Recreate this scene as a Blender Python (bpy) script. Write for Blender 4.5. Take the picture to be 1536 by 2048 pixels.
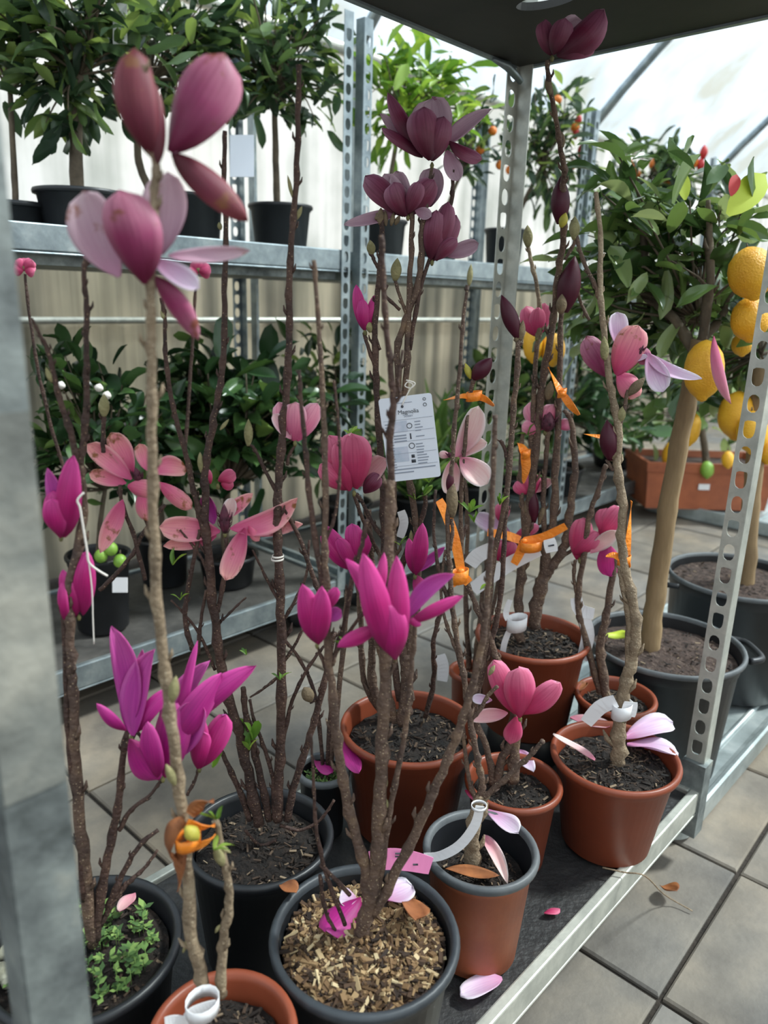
import bpy, bmesh, math, random
from mathutils import Vector, Matrix
for o in list(bpy.data.objects): bpy.data.objects.remove(o)
scene = bpy.context.scene
col = scene.collection
PI = math.pi
# ------------------------------------------------------------------ camera
FPX, CX, CY = 1500.0, 768.0, 1024.0          # pixels of a 1536 x 2048 frame
CAMZ = 1.14
_d = Vector((611 - CX, 6260 - CY, FPX)).normalized()        # plumb line in camera axes (x right, y down, z forward)
_fw = (Vector((0, 0, 1)) - _d.z * _d).normalized()
_r = _d.cross(_fw)
def c2w(v): v = Vector(v); return Vector((v.dot(_r), v.dot(_fw), -v.dot(_d)))
CR, CU, CN = c2w((1, 0, 0)), c2w((0, -1, 0)), c2w((0, 0, -1))   # right, up, towards the viewer
cam_d = bpy.data.cameras.new('camera'); cam = bpy.data.objects.new('camera', cam_d); col.objects.link(cam)
mw = Matrix((CR, CU, CN)).transposed().to_4x4(); mw.translation = (0, 0, CAMZ); cam.matrix_world = mw
cam_d.sensor_fit = 'VERTICAL'; cam_d.sensor_height = 36.0; cam_d.lens = FPX / 2048 * 36
cam_d.clip_start = 0.02; cam_d.clip_end = 200
cam_d.dof.use_dof = True; cam_d.dof.focus_distance = 1.15; cam_d.dof.aperture_fstop = 4.2
scene.camera = cam
# ------------------------------------------------------------------ light
world = bpy.data.worlds.new('sky'); scene.world = world; world.use_nodes = True
nt = world.node_tree; bg = nt.nodes['Background']
tc = nt.nodes.new('ShaderNodeTexCoord'); ns = nt.nodes.new('ShaderNodeTexNoise'); ns.inputs['Scale'].default_value = 1.6
rmp = nt.nodes.new('ShaderNodeValToRGB')
rmp.color_ramp.elements[0].position = .35; rmp.color_ramp.elements[0].color = (.78, .89, 1, 1)
rmp.color_ramp.elements[1].position = .62; rmp.color_ramp.elements[1].color = (1, .985, .95, 1)
nt.links.new(tc.outputs['Generated'], ns.inputs['Vector']); nt.links.new(ns.outputs['Fac'], rmp.inputs['Fac'])
nt.links.new(rmp.outputs['Color'], bg.inputs['Color']); bg.inputs['Strength'].default_value = 1.5
sun_d = bpy.data.lights.new('sun', 'SUN'); sun_d.energy = 12.0; sun_d.angle = math.radians(7); sun_d.color = (1, .93, .82)
sun = bpy.data.objects.new('sun', sun_d); col.objects.link(sun)
sun.rotation_euler = Vector((-.60, -.12, -.79)).to_track_quat('-Z', 'Y').to_euler()
scene.view_settings.view_transform = 'Standard'; scene.view_settings.look = 'None'
scene.view_settings.gamma = 1; scene.view_settings.use_curve_mapping = False
scene.view_settings.exposure = -0.2
# ------------------------------------------------------------------ helpers
rnd = random.Random(7)
def ray(x, y): return c2w((x - CX, y - CY, FPX))
def onz(x, y, z): v = ray(x, y); t = (z - CAMZ) / v.z; return Vector((0, 0, CAMZ)) + v * t
class Plane:                       # upright plane through a root point, square to the sight line to it
    def __init__(s, root): s.h = Vector((root[0], root[1])); s.D = s.h.length; s.n = s.h / s.D
    def t(s, x, y, dz=0): v = ray(x, y); return (s.D + dz) / (v.x * s.n.x + v.y * s.n.y)
    def __call__(s, x, y, dz=0): v = ray(x, y); return Vector((0, 0, CAMZ)) + v * s.t(x, y, dz)
def lin(c): return c / 12.92 if c <= .04045 else ((c + .055) / 1.055) ** 2.4
def hexc(h): h = h.lstrip('#'); return tuple(lin(int(h[i:i + 2], 16) / 255) for i in (0, 2, 4)) + (1,)
def pts(s): return [tuple(float(q) for q in p.split(',')) for p in s.split()]
def tag(o, label=None, cat=None, group=None, kind=None):
    if label: o['label'] = label
    if cat: o['category'] = cat
    if group: o['group'] = group
    if kind: o['kind'] = kind
    return o
def empty(name, loc=(0, 0, 0), label=None, cat=None, group=None):
    o = bpy.data.objects.new(name, None); o.empty_display_size = .05; o.location = loc; col.objects.link(o)
    return tag(o, label, cat, group)
def link(name, me, mats=None, parent=None):
    if mats:
        for m in (mats if isinstance(mats, (list, tuple)) else [mats]): me.materials.append(m)
    o = bpy.data.objects.new(name, me); col.objects.link(o)
    if parent is not None:
        o.parent = parent
        o.matrix_parent_inverse = WM[parent.name].inverted() if parent.name in WM else Matrix.Translation(parent.location).inverted()
    return o
WM = {}
class MB:                           # collects faces, links them as one mesh (world coordinates)
    def __init__(s): s.v = []; s.f = []; s.m = []; s.uv = []
    def add(s, vs, fs, m=0, M=None, uv=None):
        b = len(s.v); s.v += [tuple((M @ Vector(q)) if M else q) for q in vs]
        s.f += [tuple(b + i for i in f) for f in fs]; s.m += [m] * len(fs)
        s.uv += uv if uv else [(0, 0)] * len(vs)
    def box(s, c, ax, hs, m=0):     # centre, three axis vectors, half sizes
        X, Y, Z = [Vector(a) * h for a, h in zip(ax, hs)]; c = Vector(c)
        vs = [c + X * i + Y * j + Z * k for k in (-1, 1) for j in (-1, 1) for i in (-1, 1)]
        s.add([tuple(q) for q in vs], [(0, 2, 3, 1), (4, 5, 7, 6), (0, 1, 5, 4), (2, 6, 7, 3), (0, 4, 6, 2), (1, 3, 7, 5)], m)
    def tube(s, P, R, n=8, m=0, cap=True):
        P = [Vector(p) for p in P]; k = len(P)
        if not isinstance(R, (list, tuple)): R = [R] * k
        a = Vector((.3, .9, .1)); vs = []; fs = []
        for i in range(k):
            t = (P[min(i + 1, k - 1)] - P[max(i - 1, 0)]).normalized()
            a = (a - t * a.dot(t)); a = a.normalized() if a.length > 1e-6 else t.orthogonal().normalized()
            b = t.cross(a)
            vs += [tuple(P[i] + (a * math.cos(2 * PI * j / n) + b * math.sin(2 * PI * j / n)) * R[i]) for j in range(n)]
        for i in range(k - 1):
            for j in range(n):
                q = (j + 1) % n; fs.append((i * n + j, i * n + q, (i + 1) * n + q, (i + 1) * n + j))
        if cap: fs.append(tuple(range(n - 1, -1, -1))); fs.append(tuple(range((k - 1) * n, k * n)))
        s.add(vs, fs, m)
    def lathe(s, c, prof, n=48, m=0):   # prof: (radius, z)
        vs = []; fs = []; k = len(prof)
        for r, z in prof:
            vs += [(c[0] + r * math.cos(2 * PI * j / n), c[1] + r * math.sin(2 * PI * j / n), c[2] + z) for j in range(n)]
        for i in range(k - 1):
            for j in range(n): q = (j + 1) % n; fs.append((i * n + j, i * n + q, (i + 1) * n + q, (i + 1) * n + j))
        s.add(vs, fs, m)
    def mesh(s, name, smooth=True, uv=False):
        me = bpy.data.meshes.new(name); me.from_pydata(s.v, [], s.f)
        me.polygons.foreach_set('material_index', s.m)
        if smooth: me.polygons.foreach_set('use_smooth', [True] * len(s.f))
        if uv:
            L = me.uv_layers.new(name='UVMap')
            for lp in me.loops: L.data[lp.index].uv = s.uv[lp.vertex_index]
        me.update(); return me
    def build(s, name, mats, parent=None, smooth=True, uv=False): return link(name, s.mesh(name, smooth, uv), mats, parent)
def catmull(P, step=4):
    P = [Vector(p) for p in P]; out = []
    for i in range(len(P) - 1):
        p0, p1, p2, p3 = P[max(i - 1, 0)], P[i], P[i + 1], P[min(i + 2, len(P) - 1)]
        for j in range(step):
            t = j / step
            out.append(.5 * ((2 * p1) + (p2 - p0) * t + (2 * p0 - 5 * p1 + 4 * p2 - p3) * t * t + (3 * p1 - p0 - 3 * p2 + p3) * t ** 3))
    return out + [P[-1]]
# ------------------------------------------------------------------ materials
def mat(name, color, rough=.6, metal=0, **k):
    m = bpy.data.materials.new(name); m.use_nodes = True; b = m.node_tree.nodes['Principled BSDF']
    b.inputs['Base Color'].default_value = hexc(color) if isinstance(color, str) else color
    b.inputs['Roughness'].default_value = rough; b.inputs['Metallic'].default_value = metal
    for a, v in k.items(): b.inputs[a].default_value = v
    return m
def N(m, t, **k):
    n = m.node_tree.nodes.new(t)
    for a, v in k.items():
        if a in n.inputs: n.inputs[a].default_value = v
        else: setattr(n, a, v)
    return n
def L(m, a, b): m.node_tree.links.new(a, b)
def ramp(m, els):
    r = N(m, 'ShaderNodeValToRGB'); e = r.color_ramp.elements
    while len(e) < len(els): e.new(.5)
    for q, (p, c) in zip(e, els): q.position = p; q.color = hexc(c) if isinstance(c, str) else c
    return r
def noisy(name, els, scale, rough=.6, metal=0, detail=6, bump=0, bscale=None, stretch=None, coord='Object', **k):
    m = mat(name, (.5, .5, .5, 1), rough, metal, **k); b = m.node_tree.nodes['Principled BSDF']
    tcn = N(m, 'ShaderNodeTexCoord'); src = tcn.outputs[coord]
    if stretch:
        mp = N(m, 'ShaderNodeMapping'); mp.inputs['Scale'].default_value = stretch; L(m, src, mp.inputs['Vector']); src = mp.outputs['Vector']
    n = N(m, 'ShaderNodeTexNoise', Scale=scale, Detail=detail, Roughness=.62); L(m, src, n.inputs['Vector'])
    r = ramp(m, els); L(m, n.outputs['Fac'], r.inputs['Fac']); L(m, r.outputs['Color'], b.inputs['Base Color'])
    if bump:
        n2 = N(m, 'ShaderNodeTexNoise', Scale=bscale or scale * 4, Detail=4); L(m, src, n2.inputs['Vector'])
        bp = N(m, 'ShaderNodeBump', Strength=bump, Distance=.01); L(m, n2.outputs['Fac'], bp.inputs['Height']); L(m, bp.outputs['Normal'], b.inputs['Normal'])
    return m
M = {}
M['galv'] = noisy('galvanised_steel', [(.3, '#79848a'), (.55, '#9ba6aa'), (.75, '#bcc4c4')], 14, .42, .75, bump=.08)
M['galv_white'] = noisy('zinc_plated_steel', [(.3, '#a3a59d'), (.7, '#cdcdc2')], 20, .45, .45, bump=.06)
M['galv_old'] = noisy('weathered_steel', [(.25, '#3f4443'), (.42, '#6d7373'), (.6, '#8d9492'), (.8, '#b8b7ac')], 16, .55, .5, bump=.15)
M['mat_dark'] = noisy('wet_dark_shelf_board', [(.3, '#1d1d1e'), (.6, '#2f2e2e'), (.8, '#45413d')], 22, .55, bump=.3)
M['shelf_under'] = noisy('dark_plywood', [(.3, '#2a2926'), (.7, '#3f3c38')], 6, .6)
M['terra'] = noisy('terracotta_plastic', [(.3, '#723521'), (.6, '#88422a'), (.85, '#9c553b')], 5, .42, bump=.04)
M['terra_dusty'] = noisy('dusty_terracotta_plastic', [(.3, '#84452b'), (.6, '#a35a38'), (.85, '#a8755a')], 9, .6, bump=.08)
M['blackpot'] = noisy('black_plastic', [(.3, '#141517'), (.7, '#24262a')], 8, .42, bump=.04)
M['rim_dark'] = noisy('dark_plastic_rim', [(.3, '#25292d'), (.7, '#3e4348')], 12, .48, bump=.06)
M['greypot'] = noisy('grey_plastic_rim', [(.3, '#3f4347'), (.7, '#6a6d6e')], 12, .5, bump=.06)
M['soil'] = noisy('potting_soil', [(.3, '#0d0a09'), (.55, '#221a15'), (.78, '#43342a')], 70, .95, bump=1.0, bscale=120)
M['soil_brown'] = noisy('dry_brown_soil', [(.3, '#2b211d'), (.55, '#4a3a33'), (.78, '#75655a')], 60, .95, bump=1.0, bscale=110)
def chipmat(name, els):
    m = mat(name, (.3, .2, .1, 1), .85); g = N(m, 'ShaderNodeNewGeometry'); r = ramp(m, els)
    L(m, g.outputs['Random Per Island'], r.inputs['Fac']); L(m, r.outputs['Color'], m.node_tree.nodes['Principled BSDF'].inputs['Base Color']); return m
M['chips_dark'] = chipmat('dark_bark_bits', [(0, '#120d0a'), (.55, '#2b2019'), (.85, '#4e3c2e'), (1, '#8d7a63')])
M['chips_light'] = chipmat('wood_chip_mulch', [(0, '#20140d'), (.35, '#4a3421'), (.65, '#75593a'), (.88, '#9a7f5a'), (1, '#c2ae88')])
M['weed'] = chipmat('weed_leaves', [(0, '#36502b'), (.5, '#56763a'), (1, '#86a055')])
M['pebble'] = noisy('pebble_stone', [(.3, '#8b8672'), (.6, '#b7b29b'), (.8, '#d8d4c2')], 40, .8, bump=.3)
def barkmat(name, els, spec):
    m = noisy(name, els, 30, .75, bump=.5, bscale=160)
    b = m.node_tree.nodes['Principled BSDF']; r = b.inputs['Base Color'].links[0].from_socket
    v = N(m, 'ShaderNodeTexVoronoi', Scale=230.0); tcn = N(m, 'ShaderNodeTexCoord'); L(m, tcn.outputs['Object'], v.inputs['Vector'])
    rr = ramp(m, [(.12, (1, 1, 1, 1)), (.2, (0, 0, 0, 1))]); L(m, v.outputs['Distance'], rr.inputs['Fac'])
    mx = N(m, 'ShaderNodeMix', data_type='RGBA'); L(m, rr.outputs['Color'], mx.inputs['Factor']); L(m, r, mx.inputs['A']); mx.inputs['B'].default_value = hexc(spec)
    L(m, mx.outputs['Result'], b.inputs['Base Color']); return m
M['bark'] = barkmat('magnolia_bark', [(.3, '#40302a'), (.55, '#604b3e'), (.8, '#82694f')], '#ab977a')
M['bark_dark'] = barkmat('dark_magnolia_bark', [(.3, '#2c1d18'), (.55, '#48322a'), (.8, '#654b3d')], '#93795f')
M['bark_pale'] = barkmat('pale_magnolia_bark', [(.3, '#6a5a48'), (.55, '#8a7760'), (.8, '#a8987d')], '#b9ab92')
M['trunk'] = noisy('tan_trunk_bark', [(.3, '#6f5a40'), (.6, '#937a58'), (.85, '#a98f6d')], 12, .8, bump=.4, stretch=(1, 1, .25))
M['trunk_dark'] = noisy('grey_brown_trunk_bark', [(.3, '#453c30'), (.6, '#6a5d4c'), (.85, '#83745f')], 12, .8, bump=.5)
M['bud'] = noisy('furry_bud_scale', [(.3, '#6f6a44'), (.6, '#928b62'), (.85, '#b4a97f')], 60, .8, bump=.3)
M['bud_brown'] = noisy('brown_bud_scale', [(.3, '#574838'), (.6, '#77664d'), (.85, '#948566')], 60, .8, bump=.3)
M['sprout'] = mat('fresh_green_leaf', '#8fae35', .5)
M['white_tag'] = mat('white_plastic_tag', '#e4e2e3', .45)
M['pink_tag'] = mat('pink_plastic_tag', '#f08fc0', .5)
M['ink'] = mat('dark_print', '#3a3d45', .6)
M['ink_soft'] = mat('grey_print', '#8f96a4', .6)
M['orange'] = noisy('orange_ribbon', [(.3, '#e8791a'), (.7, '#ff9a33')], 40, .4, bump=.2)
M['thread'] = mat('white_thread', '#e6dfd6', .6)
M['deadleaf'] = noisy('dead_leaf', [(.3, '#6b3c20'), (.7, '#a8683a')], 30, .7)
def petal_mat(name, base, mid, tip, vein, transl=.3, spots=None):
    m = mat(name, (.5, .1, .2, 1), .5); b = m.node_tree.nodes['Principled BSDF']; out = m.node_tree.nodes['Material Output']
    uv = N(m, 'ShaderNodeUVMap'); sp = N(m, 'ShaderNodeSeparateXYZ'); L(m, uv.outputs['UV'], sp.inputs['Vector'])
    r = ramp(m, [(.05, base), (.5, mid), (.97, tip)]); 
    n0 = N(m, 'ShaderNodeTexNoise', Scale=30.0, Detail=3.0); tcn = N(m, 'ShaderNodeTexCoord'); L(m, tcn.outputs['Object'], n0.inputs['Vector'])
    ad = N(m, 'ShaderNodeMath', operation='MULTIPLY_ADD'); L(m, n0.outputs['Fac'], ad.inputs[0]); ad.inputs[1].default_value = .5
    sb = N(m, 'ShaderNodeMath', operation='SUBTRACT'); L(m, sp.outputs['Y'], sb.inputs[0]); sb.inputs[1].default_value = .25; L(m, sb.outputs[0], ad.inputs[2])
    L(m, ad.outputs[0], r.inputs['Fac'])
    mp = N(m, 'ShaderNodeMapping'); mp.inputs['Scale'].default_value = (15, 1.3, 1); L(m, uv.outputs['UV'], mp.inputs['Vector'])
    n = N(m, 'ShaderNodeTexNoise', Scale=1.0, Detail=4.0); L(m, mp.outputs['Vector'], n.inputs['Vector'])
    rv = ramp(m, [(.36, (1, 1, 1, 1)), (.6, (0, 0, 0, 1))]); L(m, n.outputs['Fac'], rv.inputs['Fac'])
    mv = N(m, 'ShaderNodeMath', operation='MULTIPLY'); L(m, rv.outputs['Color'], mv.inputs[0]); mv.inputs[1].default_value = .45
    mx = N(m, 'ShaderNodeMix', data_type='RGBA'); L(m, mv.outputs[0], mx.inputs['Factor']); L(m, r.outputs['Color'], mx.inputs['A']); mx.inputs['B'].default_value = hexc(vein)
    res = mx.outputs['Result']
    eu = N(m, 'ShaderNodeMath', operation='SUBTRACT'); L(m, sp.outputs['X'], eu.inputs[0]); eu.inputs[1].default_value = .5
    ea_ = N(m, 'ShaderNodeMath', operation='ABSOLUTE'); L(m, eu.outputs[0], ea_.inputs[0])
    er = ramp(m, [(.3, (0, 0, 0, 1)), (.5, (.75, .75, .75, 1))]); L(m, ea_.outputs[0], er.inputs['Fac'])
    em = N(m, 'ShaderNodeMath', operation='MULTIPLY'); L(m, er.outputs['Color'], em.inputs[0]); L(m, sp.outputs['Y'], em.inputs[1])
    me_ = N(m, 'ShaderNodeMix', data_type='RGBA'); L(m, em.outputs[0], me_.inputs['Factor']); L(m, res, me_.inputs['A']); me_.inputs['B'].default_value = [min(1, q_ * 1.35 + .06) for q_ in hexc(tip)[:3]] + [1]; res = me_.outputs['Result']
    if spots:
        n3 = N(m, 'ShaderNodeTexNoise', Scale=70.0, Detail=5.0); L(m, tcn.outputs['Object'], n3.inputs['Vector'])
        ml = N(m, 'ShaderNodeMath', operation='MULTIPLY_ADD'); L(m, sp.outputs['Y'], ml.inputs[0]); ml.inputs[1].default_value = .16; L(m, n3.outputs['Fac'], ml.inputs[2])
        r3 = ramp(m, [(.7, (0, 0, 0, 1)), (.8, (1, 1, 1, 1))]); L(m, ml.outputs[0], r3.inputs['Fac'])
        m3 = N(m, 'ShaderNodeMix', data_type='RGBA'); L(m, r3.outputs['Color'], m3.inputs['Factor']); L(m, res, m3.inputs['A']); m3.inputs['B'].default_value = hexc(spots); res = m3.outputs['Result']
    L(m, res, b.inputs['Base Color']); bp = N(m, 'ShaderNodeBump', Strength=.25, Distance=.002); L(m, n.outputs['Fac'], bp.inputs['Height']); L(m, bp.outputs['Normal'], b.inputs['Normal'])
    tr = N(m, 'ShaderNodeBsdfTranslucent'); L(m, res, tr.inputs['Color'])
    ms = N(m, 'ShaderNodeMixShader'); ms.inputs['Fac'].default_value = transl
    L(m, b.outputs[0], ms.inputs[1]); L(m, tr.outputs[0], ms.inputs[2]); L(m, ms.outputs[0], out.inputs['Surface']); return m
VAR = {                                   # (outer side, inner side) of the petals of each kind
 'dark': (petal_mat('burgundy_petal', '#4d1026', '#7d2a48', '#a2637e', '#5a1530'), petal_mat('burgundy_petal_inner', '#9a5f78', '#bd97a8', '#cdb0bc', '#ab7c92')),
 'mag': (petal_mat('magenta_petal', '#8a1150', '#c61e7a', '#d63f97', '#9c1763'), petal_mat('magenta_petal_inner', '#c9389a', '#c94bb0', '#d868bd', '#a92f93')),
 'violet': (petal_mat('violet_magenta_petal', '#96145c', '#bb2288', '#d0409c', '#8f1a74'), petal_mat('violet_magenta_petal_inner', '#b82f94', '#c845a8', '#d767b2', '#a32c8c')),
 'salmon': (petal_mat('salmon_petal', '#d04a7c', '#e67c98', '#eea8a4', '#c9547e', spots='#a8683f'), petal_mat('salmon_petal_inner', '#d8558c', '#ef8ea6', '#f3b4aa', '#da6b90', spots='#9a6238')),
 'rose': (petal_mat('rose_petal', '#a92350', '#cf4574', '#de7898', '#b33462'), petal_mat('rose_petal_inner', '#e28ba0', '#eeb4b8', '#f2cdc8', '#dc93a2')),
 'mauve': (petal_mat('mauve_petal', '#6a1638', '#a03a69', '#c07d93', '#832650', spots='#8a4a3c'), petal_mat('mauve_petal_inner', '#c78ba8', '#d5aebf', '#d9bfc6', '#c493aa', spots='#a8705c')),
 'wine': (petal_mat('faded_wine_petal', '#52101f', '#7c2840', '#93484e', '#5c1426', spots='#8f5a3c'), petal_mat('faded_wine_petal_inner', '#8f3d4f', '#b07277', '#b58a7c', '#96505c', spots='#8f5a3c')),
 'blush': (petal_mat('blush_petal', '#d8799a', '#ecb9bd', '#f2d8d3', '#dba0ac'), petal_mat('blush_petal_inner', '#dd7f9c', '#f3cfcb', '#f6e3dc', '#e7b6b8')),
 'lilac': (petal_mat('lilac_petal', '#c46b9c', '#d9a9cf', '#e6d3e4', '#c690bd'), petal_mat('lilac_petal_inner', '#cf82aa', '#e2bfd9', '#efe4ee', '#c9a0cc')),
}
def leafmat(name, els, rough=.38, transl=.22):
    m = mat(name, (.1, .3, .05, 1), rough); b = m.node_tree.nodes['Principled BSDF']; out = m.node_tree.nodes['Material Output']
    oi = N(m, 'ShaderNodeObjectInfo'); g = N(m, 'ShaderNodeNewGeometry'); ad = N(m, 'ShaderNodeMath', operation='ADD'); fr = N(m, 'ShaderNodeMath', operation='FRACT')
    L(m, oi.outputs['Random'], ad.inputs[0]); L(m, g.outputs['Random Per Island'], ad.inputs[1]); L(m, ad.outputs[0], fr.inputs[0])
    r = ramp(m, els); L(m, fr.outputs[0], r.inputs['Fac'])
    L(m, r.outputs['Color'], b.inputs['Base Color']); tr = N(m, 'ShaderNodeBsdfTranslucent')
    hs = N(m, 'ShaderNodeHueSaturation', Hue=.485, Saturation=1.1, Value=1.5); L(m, r.outputs['Color'], hs.inputs['Color']); L(m, hs.outputs['Color'], tr.inputs['Color'])
    ms = N(m, 'ShaderNodeMixShader'); ms.inputs['Fac'].default_value = transl
    L(m, b.outputs[0], ms.inputs[1]); L(m, tr.outputs[0], ms.inputs[2]); L(m, ms.outputs[0], out.inputs['Surface']); return m
M['leaf_lemon'] = leafmat('lemon_leaf', [(0, '#33492a'), (.4, '#4a6338'), (.75, '#6b8549'), (1, '#9fae78')], .24, .25)
M['leaf_tree'] = leafmat('citrus_tree_leaf', [(0, '#26392a'), (.5, '#3f5438'), (.85, '#647d46'), (1, '#93a85c')], .35, .34)
M['leaf_bush'] = leafmat('camellia_leaf', [(0, '#1f3420'), (.6, '#34502f'), (.9, '#4f6e3c'), (1, '#7e9950')], .3, .12)
M['leaf_bright'] = leafmat('bright_green_leaf', [(0, '#4f7530'), (.5, '#6d9440'), (1, '#a2bd58')], .4, .35)
M['leaf_grass'] = leafmat('strap_leaf', [(0, '#34502e'), (.6, '#55733f'), (1, '#86a058')], .45, .2)
M['lemon'] = noisy('lemon_rind', [(.3, '#e3a01e'), (.6, '#f2b52c'), (.85, '#f6c545')], 14, .42, bump=.35, bscale=260)
M['bud_yellow'] = noisy('yellow_green_bud', [(.3, '#8f8a2c'), (.7, '#c3b44a')], 40, .6)
M['orange_fruit'] = noisy('orange_rind', [(.3, '#d96a1c'), (.7, '#f08a2c')], 20, .45, bump=.2, bscale=260)
M['lime'] = noisy('lime_rind', [(.3, '#6f9a35'), (.7, '#93b84c')], 20, .45, bump=.2, bscale=200)
M['red'] = mat('red_leaf', '#c22b2b', .5)
M['yellowleaf'] = mat('yellow_green_leaf', '#bccb3a', .5)
M['camellia_pink'] = mat('pink_camellia', '#e8507f', .6)
# ------------------------------------------------------------------ the setting
AX, NX = Vector((.684, .729, 0)).normalized(), Vector((-.729, .684, 0)).normalized()   # along the rows, across the rows
UP = Vector((0, 0, 1))
def W(a, o, z=0): return AX * a + NX * o + UP * z
def ax_on(x, y, off):               # where the sight line through a pixel meets the upright plane at this offset
    v = ray(x, y); t = off / v.dot(NX); p = Vector((0, 0, CAMZ)) + v * t; return p.dot(AX), p.z
M['joint'] = noisy('joint_dirt', [(.3, '#221d19'), (.7, '#3b332c')], 30, .95, bump=.5)
M['ground'] = noisy('gravel_ground', [(.3, '#8a8170'), (.7, '#b3aa96')], 3, .95)
def tile_mat():
    m = noisy('concrete_slab', [(.28, '#5d5a57'), (.5, '#77736d'), (.7, '#8f887e')], 5, .72, bump=.12, bscale=90, coord='Object')
    b = m.node_tree.nodes['Principled BSDF']; src = b.inputs['Base Color'].links[0].from_socket
    oi = N(m, 'ShaderNodeObjectInfo'); tcn = [n for n in m.node_tree.nodes if n.type == 'TEX_COORD'][0]
    va = N(m, 'ShaderNodeVectorMath', operation='ADD'); L(m, tcn.outputs['Object'], va.inputs[0])
    cb = N(m, 'ShaderNodeVectorMath', operation='SCALE'); L(m, oi.outputs['Location'], cb.inputs[0]); cb.inputs['Scale'].default_value = 1.0
    L(m, cb.outputs[0], va.inputs[1])
    for n in m.node_tree.nodes:
        if n.type == 'TEX_NOISE': L(m, va.outputs[0], n.inputs['Vector'])
    n2 = N(m, 'ShaderNodeTexNoise', Scale=1.7, Detail=3.0); L(m, va.outputs[0], n2.inputs['Vector'])
    r = ramp(m, [(.35, '#8e929a'), (.65, '#c8b291')]); L(m, n2.outputs['Fac'], r.inputs['Fac'])
    mx = N(m, 'ShaderNodeMix', data_type='RGBA', blend_type='SOFT_LIGHT'); mx.inputs['Factor'].default_value = .6
    L(m, src, mx.inputs['A']); L(m, r.outputs['Color'], mx.inputs['B']); L(m, mx.outputs['Result'], b.inputs['Base Color']); return m
M['tile'] = tile_mat()
b = MB(); b.box((0, 3, -.05), ((1, 0, 0), (0, 1, 0), UP), (14, 14, .04)); floor = tag(b.build('floor', M['joint'], smooth=False), 'dirt bed with square grey concrete paving slabs', kind='structure')
TA = onz(1320, 1996, 0); e1 = (onz(1475, 1747, 0) - TA).normalized(); e2 = Vector((-e1.y, e1.x, 0)); TS = .405
tb = MB(); h = TS / 2 - .0045; q = .004
tb.add([(-h, -h, -.03), (h, -h, -.03), (h, h, -.03), (-h, h, -.03), (-h, -h, -q), (h, -h, -q), (h, h, -q), (-h, h, -q), (-h + q, -h + q, 0), (h - q, -h + q, 0), (h - q, h - q, 0), (-h + q, h - q, 0)],
       [(0, 1, 5, 4), (1, 2, 6, 5), (2, 3, 7, 6), (3, 0, 4, 7), (4, 5, 9, 8), (5, 6, 10, 9), (6, 7, 11, 10), (7, 4, 8, 11), (8, 9, 10, 11)])
tme = tb.mesh('tile', False); tme.materials.append(M['tile'])
cand = []
for i in range(-8, 22):
    for j in range(-12, 10):
        c = TA + e1 * TS * (i + .5) + e2 * TS * (j + .5); o_ = c.dot(NX); y = c.y
        if y < .25 or o_ > 2.85 or abs(c.x) > .56 * y + .75: continue
        cand.append((c.length, c))
cand.sort(key=lambda s: s[0])
for k, (_, c) in enumerate(cand[:290]):
    o = link('tile', tme, None, floor)
    R = Matrix((e1, e2, UP)).transposed().to_4x4()
    o.matrix_basis = Matrix.Translation(c + UP * rnd.uniform(-.0015, .0015)) @ R @ Matrix.Rotation(rnd.uniform(-.004, .004), 4, 'Z')
def film(name, tint, tr, streak):
    m = bpy.data.materials.new(name); m.use_nodes = True; t = m.node_tree; t.nodes.clear(); out = t.nodes.new('ShaderNodeOutputMaterial')
    tcn = N(m, 'ShaderNodeTexCoord'); mp = N(m, 'ShaderNodeMapping'); mp.inputs['Scale'].default_value = (1, 1, .05); L(m, tcn.outputs['Object'], mp.inputs['Vector'])
    n = N(m, 'ShaderNodeTexNoise', Scale=streak, Detail=4.0); L(m, mp.outputs['Vector'], n.inputs['Vector'])
    n2 = N(m, 'ShaderNodeTexNoise', Scale=2.2, Detail=5.0); L(m, tcn.outputs['Object'], n2.inputs['Vector'])
    ad = N(m, 'ShaderNodeMath', operation='MULTIPLY'); L(m, n.outputs['Fac'], ad.inputs[0]); L(m, n2.outputs['Fac'], ad.inputs[1])
    r = ramp(m, [(.14, '#b9c0bb'), (.28, tint), (.42, '#ffffff')]); L(m, ad.outputs[0], r.inputs['Fac'])
    a = N(m, 'ShaderNodeBsdfTransparent'); L(m, r.outputs['Color'], a.inputs['Color']); bb = N(m, 'ShaderNodeBsdfTranslucent'); L(m, r.outputs['Color'], bb.inputs['Color'])
    g = N(m, 'ShaderNodeBsdfGlossy'); g.inputs['Roughness'].default_value = .3
    m1 = N(m, 'ShaderNodeMixShader'); m1.inputs['Fac'].default_value = tr; L(m, bb.outputs[0], m1.inputs[1]); L(m, a.outputs[0], m1.inputs[2])
    m2 = N(m, 'ShaderNodeMixShader'); m2.inputs['Fac'].default_value = .05; L(m, m1.outputs[0], m2.inputs[1]); L(m, g.outputs[0], m2.inputs[2]); L(m, m2.outputs[0], out.inputs['Surface'])
    return m
M['film'] = film('greenhouse_film', '#eef2f1', .42, 9.0); M['film_roof'] = film('roof_film', '#d2e6f8', .62, 3.0)
WO, EAVE, RAD = 2.95, 2.3, 3.9      # side wall offset, eave height, roof radius
A0, A1 = -4.0, 11.0
TH0 = math.radians(42); RR = RAD / math.cos(TH0)
def arch(u, inset=0):            # u 0..1 across the tunnel -> offset, height
    th = TH0 + (PI - 2 * TH0) * u; return WO - RAD + (RR - inset) * math.cos(th), EAVE + (RR - inset) * math.sin(th) - RR * math.sin(TH0)
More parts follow.
